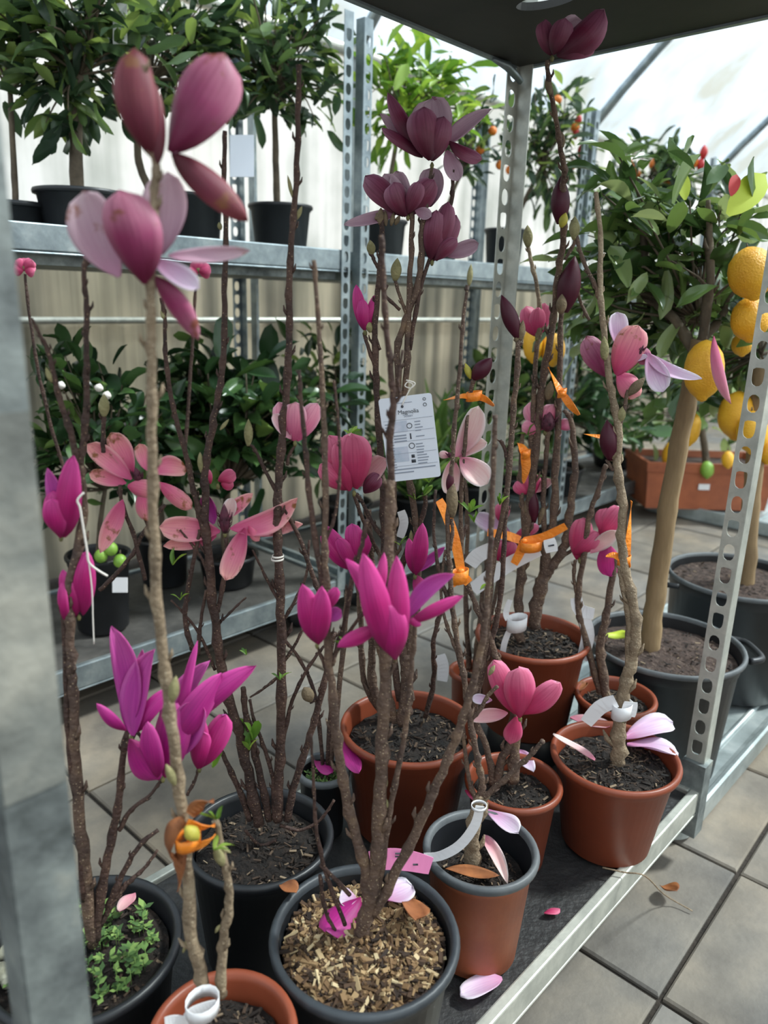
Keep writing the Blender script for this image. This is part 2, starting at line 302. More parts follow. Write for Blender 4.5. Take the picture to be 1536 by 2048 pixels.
def ridged(p0, p1, z0, z1, n, amp, nrm):
    v = []; f = []
    for i in range(n + 1):
        p = p0.lerp(p1, i / n) + nrm * amp * math.sin(i * 2.1) * math.sin(i * .37)
        v += [(p.x, p.y, z0), (p.x, p.y, z1)]
    for i in range(n): f.append((2 * i, 2 * i + 2, 2 * i + 3, 2 * i + 1))
    m = MB(); m.add(v, f); return m
tag(ridged(W(A0, WO), W(A1, WO), 0, EAVE, 300, .012, NX).build('wall_left', M['film']), 'milky folded plastic film side wall of the greenhouse', kind='structure')
tag(ridged(W(A1, WO), W(A1, WO - 2 * RAD), 0, EAVE, 120, .01, AX).build('wall_far', M['film']), 'milky plastic end wall of the greenhouse', kind='structure')
tag(ridged(W(A0, WO - 2 * RAD), W(A1, WO - 2 * RAD), 0, EAVE, 100, .01, NX).build('wall_right', M['film']), 'milky plastic film wall on the far side behind the viewer', kind='structure')
m = MB(); v = []; f = []; NA, NB = 30, 26
for i in range(NA + 1):
    for j in range(NB + 1):
        p = W(A0 + (A1 - A0) * i / NA, *arch(j / NB)); v.append(tuple(p))
for i in range(NA):
    for j in range(NB): f.append((i * (NB + 1) + j, i * (NB + 1) + j + 1, (i + 1) * (NB + 1) + j + 1, (i + 1) * (NB + 1) + j))
m.add(v, f); tag(m.build('ceiling', M['film_roof']), 'curved translucent plastic roof of the tunnel greenhouse', kind='structure')
m = MB(); v = [tuple(W(A1, WO - RAD, EAVE))]; 
for j in range(NB + 1): v.append(tuple(W(A1, *arch(j / NB))))
m.add(v, [(0, j, j + 1) for j in range(1, NB + 1)]); tag(m.build('wall_gable', M['film_roof']), 'curved gable film above the end wall', kind='structure')
# hoops and columns
c0 = ax_on(716, 300, WO - .06)[0]; c1 = ax_on(1180, 300, WO - .06)[0]; bay = c1 - c0; tn = 1
for k in range(-1, 5):
    a = c0 + bay * k
    m = MB(); m.box(W(a, WO - .06, EAVE / 2), (AX, NX, UP), (.035, .03, EAVE / 2)); tag(m.build('trim_%d' % tn, M['galv'], smooth=False), 'grey steel column of the greenhouse side wall', kind='structure'); tn += 1
    m = MB(); m.tube([W(a, *arch(j / 28, .05)) for j in range(29)], .03, 8)
    tag(m.build('trim_%d' % tn, M['galv']), 'curved steel hoop carrying the roof film', kind='structure'); tn += 1
    if k > 1:
        p0 = W(a, *arch(.12, .07)); p1 = W(a - bay, *arch(.26, .07))
        m = MB(); m.tube([p0, p1], .022, 8); tag(m.build('trim_%d' % tn, M['galv']), 'slanting steel brace between two roof hoops', kind='structure'); tn += 1
for zz, rr in ((1.02, .014), (EAVE - .05, .03)):
    m = MB(); m.tube([W(A0, WO - .05, zz), W(A1, WO - .05, zz)], rr, 8); tag(m.build('trim_%d' % tn, M['galv_white']), 'horizontal steel rail along the side wall', kind='structure'); tn += 1
for zz in (1.2, EAVE):
    m = MB(); m.box(W(A1 - .06, WO - RAD, zz), (AX, NX, UP), (.03, RAD, .06)); tag(m.build('trim_%d' % tn, M['galv_white'], smooth=False), 'horizontal beam across the end wall', kind='structure'); tn += 1
for k in range(1, 6):
    m = MB(); m.box(W(A1 - .06, WO - k * 1.3, EAVE / 2), (AX, NX, UP), (.03, .03, EAVE / 2)); tag(m.build('trim_%d' % tn, M['galv_white'], smooth=False), 'upright post of the end wall', kind='structure'); tn += 1
m = MB(); m.box(W(4, 8.5, -.02), (AX, NX, UP), (9, 5.4, .015)); tag(m.build('ground', M['ground'], smooth=False), 'pale gravel outside the film wall', kind='structure')
# added grey-beige ribbed sheet standing in for the dim outside behind the lower film
def outside_standin_mat():
    m = bpy.data.materials.new('ribbed_outside_standin'); m.use_nodes = True; b = m.node_tree.nodes['Principled BSDF']; out = m.node_tree.nodes['Material Output']
    tcn = N(m, 'ShaderNodeTexCoord'); mp = N(m, 'ShaderNodeMapping'); mp.inputs['Scale'].default_value = (1, 1, .04); L(m, tcn.outputs['Object'], mp.inputs['Vector'])
    n = N(m, 'ShaderNodeTexNoise', Scale=11.0, Detail=5.0); L(m, mp.outputs['Vector'], n.inputs['Vector']); n2 = N(m, 'ShaderNodeTexNoise', Scale=1.6, Detail=4.0); L(m, tcn.outputs['Object'], n2.inputs['Vector'])
    ad = N(m, 'ShaderNodeMath', operation='MULTIPLY_ADD'); L(m, n2.outputs['Fac'], ad.inputs[0]); ad.inputs[1].default_value = .6; L(m, n.outputs['Fac'], ad.inputs[2])
    r = ramp(m, [(.55, '#5c5a52'), (.75, '#8d887a'), (.95, '#bdb4a0')]); L(m, ad.outputs[0], r.inputs['Fac']); L(m, r.outputs['Color'], b.inputs['Base Color']); b.inputs['Roughness'].default_value = .5
    tr = N(m, 'ShaderNodeBsdfTranslucent'); L(m, r.outputs['Color'], tr.inputs['Color']); ms = N(m, 'ShaderNodeMixShader'); ms.inputs['Fac'].default_value = .6
    L(m, b.outputs[0], ms.inputs[1]); L(m, tr.outputs[0], ms.inputs[2]); L(m, ms.outputs[0], out.inputs['Surface']); return m
tag(ridged(W(A0, WO - .025), W(A1, WO - .025), 0, 1.3, 500, .006, NX).build('wall_outside_standin', outside_standin_mat()), 'added grey-beige ribbed sheet that darkens the lower film wall like the outside seen through it', kind='structure')
M['plank'] = noisy('wet_grey_plank', [(.3, '#2f2e2d'), (.6, '#4a4845'), (.85, '#66635e')], 10, .6, bump=.3)
# ------------------------------------------------------------------ plant trolleys
def plate(m, p, d, w, z0, z1, slots=True, pitch=.047, start=.06):
    d = Vector(d)
    def P(x, z): q_ = p + d * x; return (q_.x, q_.y, z)
    if not slots: m.add([P(0, z0), P(w, z0), P(w, z1), P(0, z1)], [(0, 1, 2, 3)]); return
    za = z0 + start; n = int((z1 - .01 - za) / pitch)
    m.add([P(0, z0), P(w, z0), P(w, za), P(0, za)], [(0, 1, 2, 3)])
    for k in range(n):
        zc = za + pitch * (k + .5); hw, hh = w * .29, pitch * .35; A = math.atan2(pitch / 2, w / 2)
        an = sorted([2 * PI * j / 16 + .1 for j in range(16)] + [A, PI - A, PI + A, 2 * PI - A]); vi = []; vo = []
        for t in an:
            c, s_ = math.cos(t), math.sin(t); e = 8 if (k % 2 and s_ > 0) else 2.4
            r = (abs(c / hw) ** e + abs(s_ / hh) ** e) ** (-1 / e); vi.append(P(w / 2 + r * c, zc + r * s_))
            R = min(w / 2 / max(abs(c), 1e-6), pitch / 2 / max(abs(s_), 1e-6)); vo.append(P(w / 2 + R * c, zc + R * s_))
        g = len(an); m.add(vi + vo, [(j, g + j, g + (j + 1) % g, (j + 1) % g) for j in range(g)])
    zt = za + n * pitch; m.add([P(0, zt), P(w, zt), P(w, z1), P(0, z1)], [(0, 1, 2, 3)])
def post(parent, p, d1, w1, s1, d2, w2, s2, z0, z1, mt):
    m = MB(); plate(m, p, d1, w1, z0, z1, s1); plate(m, p, d2, w2, z0, z1, s2)
    o = m.build('post', mt, parent, smooth=False); sm = o.modifiers.new('thickness', 'SOLIDIFY'); sm.thickness = .0022; sm.offset = 0; return o
def caster(parent, a, o):
    m = MB(); m.tube([W(a, o - .012, .05), W(a, o + .012, .05)], .05, 20); w = m.build('caster_wheel', M['blackpot'], parent)
    m = MB(); m.box(W(a, o - .019, .09), (AX, NX, UP), (.018, .002, .055)); m.box(W(a, o + .019, .09), (AX, NX, UP), (.018, .002, .055)); m.box(W(a, o, .144), (AX, NX, UP), (.03, .03, .003))
    m.build('caster_fork', M['galv'], w, smooth=False)
def shelf(parent, a0, a1, o0, o1, zt, hgt, board, rail, t=.018, lip=.012):
    c = W((a0 + a1) / 2, (o0 + o1) / 2, zt - .018); m = MB(); m.box(c, (AX, NX, UP), ((a1 - a0) / 2 - t, (o1 - o0) / 2 - t, .008)); s = m.build('shelf_board', board, parent, smooth=False)
    for (p, q_) in (((a0, o0), (a1, o0)), ((a0, o1), (a1, o1))):
        m = MB(); m.box(W((a0 + a1) / 2, p[1] + (t / 2 if p[1] == o0 else -t / 2), zt - hgt / 2), (AX, NX, UP), ((a1 - a0) / 2, t / 2, hgt / 2))
        m.box(W((a0 + a1) / 2, p[1] + (t if p[1] == o0 else -t), zt - hgt - .004), (AX, NX, UP), ((a1 - a0) / 2, t, .003))
        o = m.build('rail', rail, parent, smooth=False); bv = o.modifiers.new('bevel', 'BEVEL'); bv.width = .003; bv.segments = 2
    for a in (a0 + t / 2, a1 - t / 2):
        m = MB(); m.box(W(a, (o0 + o1) / 2, zt - hgt / 2), (AX, NX, UP), (t / 2, (o1 - o0) / 2 - t, hgt / 2)); o = m.build('rail', rail, parent, smooth=False)
        bv = o.modifiers.new('bevel', 'BEVEL'); bv.width = .003; bv.segments = 2
    return s
B_ = onz(1401, 1582, .18); TB_A, TB_O = B_.dot(AX), B_.dot(NX)          # corner at the right-hand post
TC_A = TB_A - 1.278; TA_O = TB_O + .578
t1 = empty('plant_trolley', W((TB_A + TC_A) / 2, (TB_O + TA_O) / 2), 'galvanised plant trolley with slotted posts carrying the potted magnolias', 'trolley')
shelf(t1, TC_A - .02, TB_A, TB_O, TA_O, .18, .05, M['mat_dark'], M['galv_white'])
for a in (TC_A + .1, TB_A - .13):
    for o_ in (TB_O + .1, TA_O - .1): caster(t1, a, o_)
post(t1, W(TB_A + .004, TB_O + .004), NX, .036, True, AX, .034, False, .14, 1.98, M['galv_white'])                 # right
post(t1, W(TB_A + .002, TA_O), -AX, .040, True, -NX, .034, False, .14, 1.98, M['galv_white'])              # far
post(t1, W(TC_A - .012, TB_O) - CR * .017, AX, .040, False, NX, .036, False, .02, 1.98, M['galv_old'])           # near left
post(t1, W(TC_A - .002, TA_O), AX, .040, True, -NX, .034, False, .14, 1.98, M['galv_white'])
# blotchy tape residue on the near post
M['tape'] = noisy('tape_residue', [(.3, '#4c4e4b'), (.5, '#6f716c'), (.68, '#97958b')], 9, .6, bump=.3)
m = MB(); pc_ = W(TC_A - .012, TB_O) - CR * .017 - NX * .0018
za, zb = [CAMZ + (lambda v: v.z * ((pc_.dot(NX)) / v.dot(NX)))(ray(60, y)) for y in (1590, 820)]
m.box(pc_ + AX * .020 + UP * ((za + zb) / 2), (AX, NX, UP), (.0195, .0005, (zb - za) / 2)); m.build('tape_residue', M['tape'], t1, smooth=False)
# sockets at the post feet
for a, o_ in ((TB_A, TB_O), (TB_A, TA_O), (TC_A - .01, TA_O)):
    m = MB(); m.box(W(a + (.012 if a == TB_A else -.012), o_ + (.019 if o_ == TB_O else -.019), .155), (AX, NX, UP), (.02, .024, .085)); m.build('post_socket', M['galv_old'], t1, smooth=False)
# upper shelf: underside with a hand hole, metal edging
ZU = CAMZ + .467; m = MB()
ha, ho = None, None
hp = onz(1094, -6, ZU); ha, ho = hp.dot(AX), hp.dot(NX)
n = 24; an = [2 * PI * j / n for j in range(n)]
x0, x1, y0, y1 = TC_A - .02, TB_A + .01, TB_O - .005, TA_O + .005
inn = [(ha + .028 * math.cos(t), ho + .055 * math.sin(t)) for t in an]; out_ = []
for t in an:
    c, s_ = math.cos(t), math.sin(t); R = min(((x1 - ha) if c > 0 else (ha - x0)) / max(abs(c), 1e-6), ((y1 - ho) if s_ > 0 else (ho - y0)) / max(abs(s_), 1e-6)); out_.append([ha + R * c, ho + R * s_])
for cx_, cy_ in ((x0, y0), (x0, y1), (x1, y0), (x1, y1)):
    k = min(range(n), key=lambda k: (out_[k][0] - cx_) ** 2 + (out_[k][1] - cy_) ** 2); out_[k] = [cx_, cy_]
V = [tuple(W(a, o_, ZU)) for a, o_ in inn] + [tuple(W(a, o_, ZU)) for a, o_ in out_]
m.add(V, [(j, (j + 1) % n, n + (j + 1) % n, n + j) for j in range(n)])
o = m.build('upper_shelf_board', M['shelf_under'], t1, smooth=False); sm = o.modifiers.new('thickness', 'SOLIDIFY'); sm.thickness = .012; sm.offset = 0
for a, o_, da, do in (((x0 + x1) / 2, y0, (x1 - x0) / 2, .004), ((x0 + x1) / 2, y1, (x1 - x0) / 2, .004), (x0, (y0 + y1) / 2, .004, (y1 - y0) / 2), (x1, (y0 + y1) / 2, .004, (y1 - y0) / 2)):
    m = MB(); m.box(W(a, o_, ZU + .006), (AX, NX, UP), (da + .002, do + .002, .016)); m.build('shelf_edging', M['galv'], t1, smooth=False)
m = MB(); m.tube([W(TB_A - .09, TA_O - .002, ZU - .012), W(TB_A - .05, TA_O - .008, ZU - .016), W(TB_A - .015, TA_O - .02, ZU - .04)], [.004, .009, .006], 10); m.build('shelf_hook', M['galv'], t1)
# the row of trolleys behind
O0, O1 = 1.80, 2.37; c = ax_on(697, 594, O0)[0]; ZS = CAMZ + .138
spec = [(c - 1.33, c, 'plant trolley behind with black tree pots along its raised shelf', 1.93), (c + .045, c + 1.39, 'plant trolley standing just beyond the tall grey column', 1.93), (c + 1.43, c + 2.78, 'farthest plant trolley behind the lemon foliage', 1.93)]
for a0, a1, lab, zt in spec:
    t = empty('plant_trolley', W((a0 + a1) / 2, (O0 + O1) / 2), lab, 'trolley', 'plant trolleys along the film wall')
    shelf(t, a0, a1, O0, O1, .18, .065, M['plank'], M['galv'])
    shelf(t, a0, a1, O0, O1, ZS, .06, M['galv_old'], M['galv'])
    m = MB(); m.box(W((a0 + a1) / 2, (O0 + O1) / 2, ZS - .075), (AX, NX, UP), ((a1 - a0) / 2 - .03, (O1 - O0) / 2 - .03, .014)); m.build('shelf_bearer', M['galv_old'], t, smooth=False)
    for a, s1 in ((a0, 1), (a1, -1)):
        for o_, s2 in ((O0, 1), (O1, -1)): post(t, W(a, o_ - .004 * s2), AX * s1, .036, True, NX * s2, .034, False, .14, zt, M['galv'])
    for a in (a0 + .12, a1 - .12):
        for o_ in (O0 + .1, O1 - .1): caster(t, a, o_)
# galvanised trays on the paving
def tray(a0, a1, o0, o1, z1, lab, ribs):
    m = MB(); t = empty('metal_tray', W((a0 + a1) / 2, (o0 + o1) / 2), lab, 'tray')
    def rr(i, z, r=.05, n=5):
        P = []
        for (ca, co, s0) in ((a1 - i, o1 - i, 0), (a0 + i, o1 - i, 1), (a0 + i, o0 + i, 2), (a1 - i, o0 + i, 3)):
            sx = -1 if s0 in (0, 3) else 1; sy = -1 if s0 in (0, 1) else 1
            for k in range(n + 1):
                th = s0 * PI / 2 + PI / 2 * k / n; P.append(tuple(W(ca + sx * r + r * math.cos(th), co + sy * r + r * math.sin(th), z)))
        return P
    rings = [rr(.02, 0.0), rr(.004, .01), rr(0, z1 - .02), rr(.0, z1 - .004), rr(.006, z1), rr(.014, z1 - .002), rr(.02, z1 - .014), rr(.03, z1 - .016)]
    g = len(rings[0]); V = sum(rings, []); F = []
    for k in range(len(rings) - 1):
        for j in range(g): F.append((k * g + j, k * g + (j + 1) % g, (k + 1) * g + (j + 1) % g, (k + 1) * g + j))
    F.append(tuple((len(rings) - 1) * g + j for j in range(g))); m.add(V, F); m.build('tray_pan', M['tray'], t, smooth=False)
    for k in range(ribs):
        o_ = o0 + .07 + (o1 - o0 - .14) * k / max(ribs - 1, 1); m = MB(); m.tube([W(a0 + .07, o_, z1 - .017), W(a1 - .07, o_, z1 - .017)], .009, 8); m.build('tray_rib', M['tray'], t)
    return t
M['tray'] = noisy('galvanised_tray', [(.3, '#87908f'), (.55, '#aab3b3'), (.8, '#cdd2cf')], 9, .45, .55, bump=.08)
TR0 = onz(1345, 1715, .02); tray(TR0.dot(AX) + .055, TR0.dot(AX) + 1.7, TR0.dot(NX) + .0, TR0.dot(NX) + .56, .075, 'galvanised ribbed tray on the paving under the two big black lemon pots', 6)
TR1 = onz(1300, 1015, .0); tray(TR1.dot(AX) - .1, TR1.dot(AX) + 1.3, TR1.dot(NX) - .95, TR1.dot(NX) + .02, .08, 'far galvanised tray under the terracotta trough planter', 4)
# ------------------------------------------------------------------ plant builders
SH = .171                                 # top of the trolley's bottom shelf
def pot_at(xl, xr, y, zr):                # rim ends and centre row in pixels, rim height -> centre and radius
    l, r_ = onz(xl, y, zr), onz(xr, y, zr); return (l + r_) / 2, (r_ - l).length / 2
def pot_mesh(root, c, R, zr, zb, mt, soil_m, lip=.006, depth=.03, taper=.74, rim_m=None, chips=300, chip_m='chips_dark', mound=.008, clen=.012, handles=False):
    H = zr - zb; b = MB(); rb = R * taper; o = (c.x, c.y, zb)
    band = R - lip - (R - lip - rb) * .13
    prof = [(0.0005, .002), (rb - .006, .002), (rb, .008), (band - .002, H * .87), (band + .001, H * .875), (R - lip, H - .014), (R - .001, H - .012), (R, H - .006), (R - .002, H - .001), (R - .006, H), (R - .010, H - .002), (R - .012, H - .01)]
    inner = [(R - .012, H - .01), (R - .013 - depth * .12, H - depth - .012), (rb - .004, .012)]
    if rim_m:
        b.lathe(o, prof[:6]); p = b.build('pot', mt, root)
        b = MB(); b.lathe(o, prof[5:]); b.lathe(o, inner, m=1); b.build('rim', [rim_m, M['blackpot']], p)
    else: b.lathe(o, prof + inner[1:]); p = b.build('pot', mt, root)
    if handles:
        for s in (-1, 1):
            e = CR.copy(); e.z = 0; e = e.normalized() * s; f_ = Vector((-e.y, e.x, 0)); cc = Vector((c.x, c.y, zr - .02))
            b = MB(); b.tube(catmull([cc + e * (R - .004) + f_ * .06, cc + e * (R + .03) + f_ * .045 , cc + e * (R + .036), cc + e * (R + .03) - f_ * .045, cc + e * (R - .004) - f_ * .06], 4), .008, 8); b.build('handle', mt, p)
    rs = R - .014 - depth * .12; zs = zr - depth; b = MB(); V = [(c.x, c.y, zs + mound)]; F = []; n = 36; K = 7
    for k in range(1, K + 1):
        for j in range(n):
            t = 2 * PI * j / n; r = rs * k / K; V.append((c.x + r * math.cos(t), c.y + r * math.sin(t), zs + mound * (1 - (k / K) ** 2) + rnd.uniform(-.003, .003)))
    for j in range(n): F.append((0, 1 + j, 1 + (j + 1) % n))
    for k in range(K - 1):
        for j in range(n): a = 1 + k * n; F.append((a + j, a + n + j, a + n + (j + 1) % n, a + (j + 1) % n))
    b.add(V, F); s = b.build('soil', M[soil_m], root)
    if chips:
        b = MB()
        for k in range(chips):
            t = rnd.uniform(0, 2 * PI); q = math.sqrt(rnd.random()) ; r = (rs - .006) * q; ln = clen * rnd.uniform(.35, 1.1)
            d = Vector((rnd.gauss(0, 1), rnd.gauss(0, 1), rnd.gauss(0, .28))).normalized(); e = d.cross(Vector((rnd.gauss(0, .4), rnd.gauss(0, .4), 1))).normalized()
            b.box((c.x + r * math.cos(t), c.y + r * math.sin(t), zs + mound * (1 - q * q) + rnd.uniform(0, .006)), (d, e, d.cross(e)), (ln * .5, ln * rnd.uniform(.07, .16), ln * .06))
        tag(b.build('bark_mulch', M[chip_m], root, smooth=False), kind='stuff')
    return zs
def branch(root, pl, s, r0, r1, mt='bark', parent=None, name='branch', lump=1.0):
    if name == 'trunk': lump = .3
    """traced branch; s: 'x,y[,dz] ...' from the foot up, radii in pixels of the photograph"""
    P = pts(s); W3 = [pl(*p) for p in P]; Q = catmull(W3, 5); n = len(Q); k0 = pl.t(*P[0]); k1 = pl.t(*P[-1]); R = []
    rg = random.Random(int(P[0][0] * 7 + P[-1][1])); node = 3
    for i in range(n):
        u = i / (n - 1); r = (r0 * (1 - u) + r1 * u) * (k0 * (1 - u) + k1 * u)
        r *= .88 if lump == 1 else .92
        if i == node: r *= 1 + lump * rg.uniform(.14, .32); node += rg.randint(3, 5)
        else: r *= 1 + lump * rg.uniform(-.04, .03)
        Q[i] = Q[i] + Vector((rg.gauss(0, 1), rg.gauss(0, 1), 0)) * r * .12 * lump; R.append(r)
    b = MB(); b.tube(Q, R, 8)
    # little spur nubs on the nodes
    for i in range(4, n - 1, 4):
        if lump == 1 and rg.random() < .75:
            t = (Q[i + 1] - Q[i - 1]).normalized(); side = (CR * rg.choice((-1, 1)) + CN * rg.uniform(-.5, .8)).normalized(); l = max(R[i], .0012)
            b.tube([Q[i] + side * l * .6, Q[i] + side * l * 1.5 + t * l * 1.2, Q[i] + side * l * 1.7 + t * l * 2.6], [l * .45, l * .4, l * .12], 6)
    return b.build(name, M[mt], parent or root)
def spindle(b, B, T, w, n=10, k=9, m=0, fat=.45, tip=.04, base=.35):
    P = []; R = []
    for i in range(k + 1):
        u = i / k; P.append(B.lerp(T, u))
        R.append(w * max(tip, (base + (1 - base) * math.sin(min(u / fat, 1) * PI / 2)) if u < fat else math.cos((u - fat) / (1 - fat) * PI / 2) ** .8))
    b.tube(P, R, n, m)
def bud(parent, pl, x0, y0, x1, y1, w, mt='bud', dz=0, name='bud'):
    b = MB(); t = pl.t(x0, y0, dz); spindle(b, pl(x0, y0, dz), pl(x1, y1, dz), w * t); return b.build(name, M[mt] if isinstance(mt, str) else mt, parent)
def petal(parent, var, B, T, w, side='o', bend=0.0, bulge=None, cup=.45, roll=0.0, wav=.13, shape=(.75, .5), name='petal', curl=0.0, face=None):
    FN = face or CN
    """petal between two points; w half width; side: which face looks at the viewer (o outer, i inner)"""
    ax = T - B; Ln = ax.length; e = ax / Ln; s0 = FN.cross(e).normalized(); nr = e.cross(s0).normalized()
    if nr.dot(FN) < 0: nr = -nr
    if roll:
        q = Matrix.Rotation(roll, 3, e); s0 = q @ s0; nr = q @ nr
    sg = 1 if side == 'i' else -1; bulge = (-.10 * sg if bulge is None else bulge)
    if Ln > 0 and w / Ln < .2 and shape == (.75, .5): shape = (.7, .72)
    nt_, nu = 13, 7; rg = random.Random(int((B.x + T.z) * 1e5)); ph = rg.uniform(0, 6); tws = rg.uniform(-.35, .35); curl += rg.uniform(-.1, .06); V = []; U = []
    a, c = shape; mxw = (a / (a + c)) ** a * (c / (a + c)) ** c
    G = []
    for i in range(nt_):
        t = i / (nt_ - 1); ww = max(.10 * (1 - t), (t ** a * (1 - t) ** c) / mxw) * w
        if t == 1: ww = w * .03
        mid = B + e * Ln * t + s0 * bend * Ln * 4 * t * (1 - t) + nr * Ln * (bulge * 4 * t * (1 - t) + curl * t ** 3)
        if tws: q_ = Matrix.Rotation(tws * t, 3, e); sx, nx = q_ @ s0, q_ @ nr
        else: sx, nx = s0, nr
        row = []
        for j in range(nu):
            u = -1 + 2 * j / (nu - 1); p = mid + sx * ww * u * (1 - .12 * abs(cup) * u * u) + nx * sg * cup * ww * (u * u)
            p += nx * wav * w * math.sin(6 * t + 2.3 * u + ph) * abs(u); row.append(p)
        G.append(row)
    th = .0004; F = []; mi = []
    for layer in (0, 1):
        for i in range(nt_):
            for j in range(nu):
                V.append(tuple(G[i][j] + nr * (th if layer == 0 else -th))); U.append((j / (nu - 1), i / (nt_ - 1)))
    b = MB(); n0 = nt_ * nu; f0 = []; f1 = []
    for i in range(nt_ - 1):
        for j in range(nu - 1):
            q = (i * nu + j, i * nu + j + 1, (i + 1) * nu + j + 1, (i + 1) * nu + j); f0.append(q); f1.append(tuple(n0 + k for k in reversed(q)))
    edge = [i * nu for i in range(nt_)] + [(nt_ - 1) * nu + j for j in range(1, nu)] + [i * nu + nu - 1 for i in range(nt_ - 2, -1, -1)]
    f2 = [(edge[k], edge[k + 1], n0 + edge[k + 1], n0 + edge[k]) for k in range(len(edge) - 1)]
    o_i, i_i = (0, 1)
    b.v = V; b.uv = U; b.f = f0 + f1 + f2; b.m = [i_i if sg > 0 else o_i] * len(f0) + [o_i if sg > 0 else i_i] * len(f1) + [o_i] * len(f2)
    return b.build(name, list(VAR[var]), parent, uv=True)
M['receptacle'] = noisy('flower_base', [(.3, '#4c4a2c'), (.7, '#7d7745')], 60, .7)
M['pistil'] = noisy('flower_pistil', [(.3, '#2c0f1b'), (.7, '#6a2c42')], 90, .7)
def flower(root, pl, var, spec, dz=0.0, base=None, pistil=None, name='flower', jit=.016, label=None):
    """spec lines: bx,by,tx,ty,halfwidth,side[,ztip][,bend][,curl]  (pixels; ztip along the petal length, + towards the viewer)"""
    rows = []
    for ln in spec.strip().split('\n'):
        q = [p.strip() for p in ln.split(',')]; rows.append([float(p) for p in q[:5]] + [q[5]] + [float(p) for p in q[6:]])
    bx = base or (sum(r[0] for r in rows) / len(rows), sum(r[1] for r in rows) / len(rows)); t = pl.t(bx[0], bx[1], dz)
    b = MB(); c = pl(bx[0], bx[1], dz); b.tube([c - CU * 9 * t, c - CU * 3 * t, c + CU * 3 * t], [2.5 * t, 4.5 * t, 2 * t], 8)
    f = b.build(name, M['receptacle'], root)
    if label: f['label'] = label
    if pistil:
        b = MB(); p0 = pl(pistil[0], pistil[1], dz); p1 = pl(pistil[2], pistil[3], dz) + CN * 8 * t; spindle(b, p0, p1, pistil[4] * t, fat=.35)
        rg = random.Random(3)
        for k in range(26):
            u = rg.random(); p = p0.lerp(p1, u * .6); a = rg.uniform(0, 6.3); d = (CR * math.cos(a) + CN * math.sin(a)) * pistil[4] * t
            b.tube([p + d * .7, p + d * 1.3 + (p1 - p0) * .12, p + d * 1.5 + (p1 - p0) * .3], [.9 * t, .9 * t, .3 * t], 5)
        b.build('pistil', M['pistil'], f)
    n = len(rows)
    for k, r in enumerate(rows):
        zt = r[6] if len(r) > 6 else 0; bd = r[7] if len(r) > 7 else 0; cu = r[8] if len(r) > 8 else 0
        lift = (k - n / 2) * jit * .12          # later lines lie nearer the viewer
        B = pl(r[0], r[1], dz) + CN * lift; T = pl(r[2], r[3], dz) + CN * lift; Lp = (T - B).length; T = T + CN * zt * Lp
        sd, vv = (r[5].split(':') + [var])[:2]; petal(f, vv, B, T, r[4] * t, sd, bend=bd, curl=cu)
    return f
def strip(b, P, w, n_out=None, m=0, th=.0004, tw=0.0):    # ribbon along world points, half width w, facing the viewer
    P = [Vector(p) for p in P]; V = []; k = len(P)
    for i in range(k):
        t = (P[min(i + 1, k - 1)] - P[max(i - 1, 0)]).normalized(); s = CN.cross(t).normalized(); s = Matrix.Rotation(tw * i / max(k - 1, 1), 3, t) @ s; nn = t.cross(s)
        ww = w[i] if isinstance(w, (list, tuple)) else w
        for a, q in ((1, 1), (-1, 1), (-1, -1), (1, -1)): V.append(tuple(P[i] + s * a * ww + nn * q * th))
    F = [(0, 1, 2, 3), tuple(4 * (k - 1) + j for j in (3, 2, 1, 0))]
    for i in range(k - 1):
        for j in range(4): q = (j + 1) % 4; F.append((4 * i + j, 4 * i + q, 4 * i + 4 + q, 4 * i + 4 + j))
    b.add(V, F, m)
def ring(b, c, r, w, n=14, m=0, squash=.7):               # band looped round a stem
    V = []; e = Vector((CR.x, CR.y, 0)).normalized(); f_ = Vector((CN.x, CN.y, 0)).normalized(); F = []
    for j in range(n):
        t = 2 * PI * j / n
        for (rr, z) in ((r, -w), (r, w), (r - .0008, w), (r - .0008, -w)):
            V.append(tuple(c + e * rr * math.cos(t) + f_ * rr * math.sin(t) + UP * (z + math.cos(t) * w * .3)))
    for j in range(n):
        q = (j + 1) % n
        for k in range(4): F.append((4 * j + k, 4 * q + k, 4 * q + (k + 1) % 4, 4 * j + (k + 1) % 4))
    b.add(V, F, m)
# shared leaf meshes
def leaf_mesh(name, mt, wd=.42, fold=.25, droop=.25, n=6, wave=0.0, tip=.55):
    b = MB(); V = []; F = []
    for i in range(n + 1):
        t = i / n; w = wd * (max(t, .02) ** .7 * max(1 - t, 0) ** tip) * 1.55 / 2 + .004; z = -droop * t * t
        for u in (-1, -.5, 0, .5, 1): V.append((w * u, t, z + fold * abs(u) * w + wave * math.sin(7 * t + 2 * u) * abs(u)))
    for i in range(n):
        for j in range(4): F.append((5 * i + j, 5 * i + j + 1, 5 * i + 6 + j, 5 * i + 5 + j))
    b.add(V, F); me = b.mesh(name); me.materials.append(mt); return me
LEAF = {}
for k, mtn in (('lemon', 'leaf_lemon'), ('tree', 'leaf_tree'), ('bush', 'leaf_bush'), ('bright', 'leaf_bright')):
    w = {'lemon': .62, 'tree': .5, 'bush': .66, 'bright': .5}[k]
    LEAF[k] = [leaf_mesh(k + '_leaf', M[mtn], w * f, fo, dr, wave=wv) for f, fo, dr, wv in ((1, .3, .2, .03), (.85, .5, .35, .05), (1.1, .15, -.12, .04), (.9, .7, .1, .02))]
LEAF['grass'] = [leaf_mesh('strap_leaf', M['leaf_grass'], .1, .3, d, n=7, tip=.8) for d in (.5, .3, .8)]
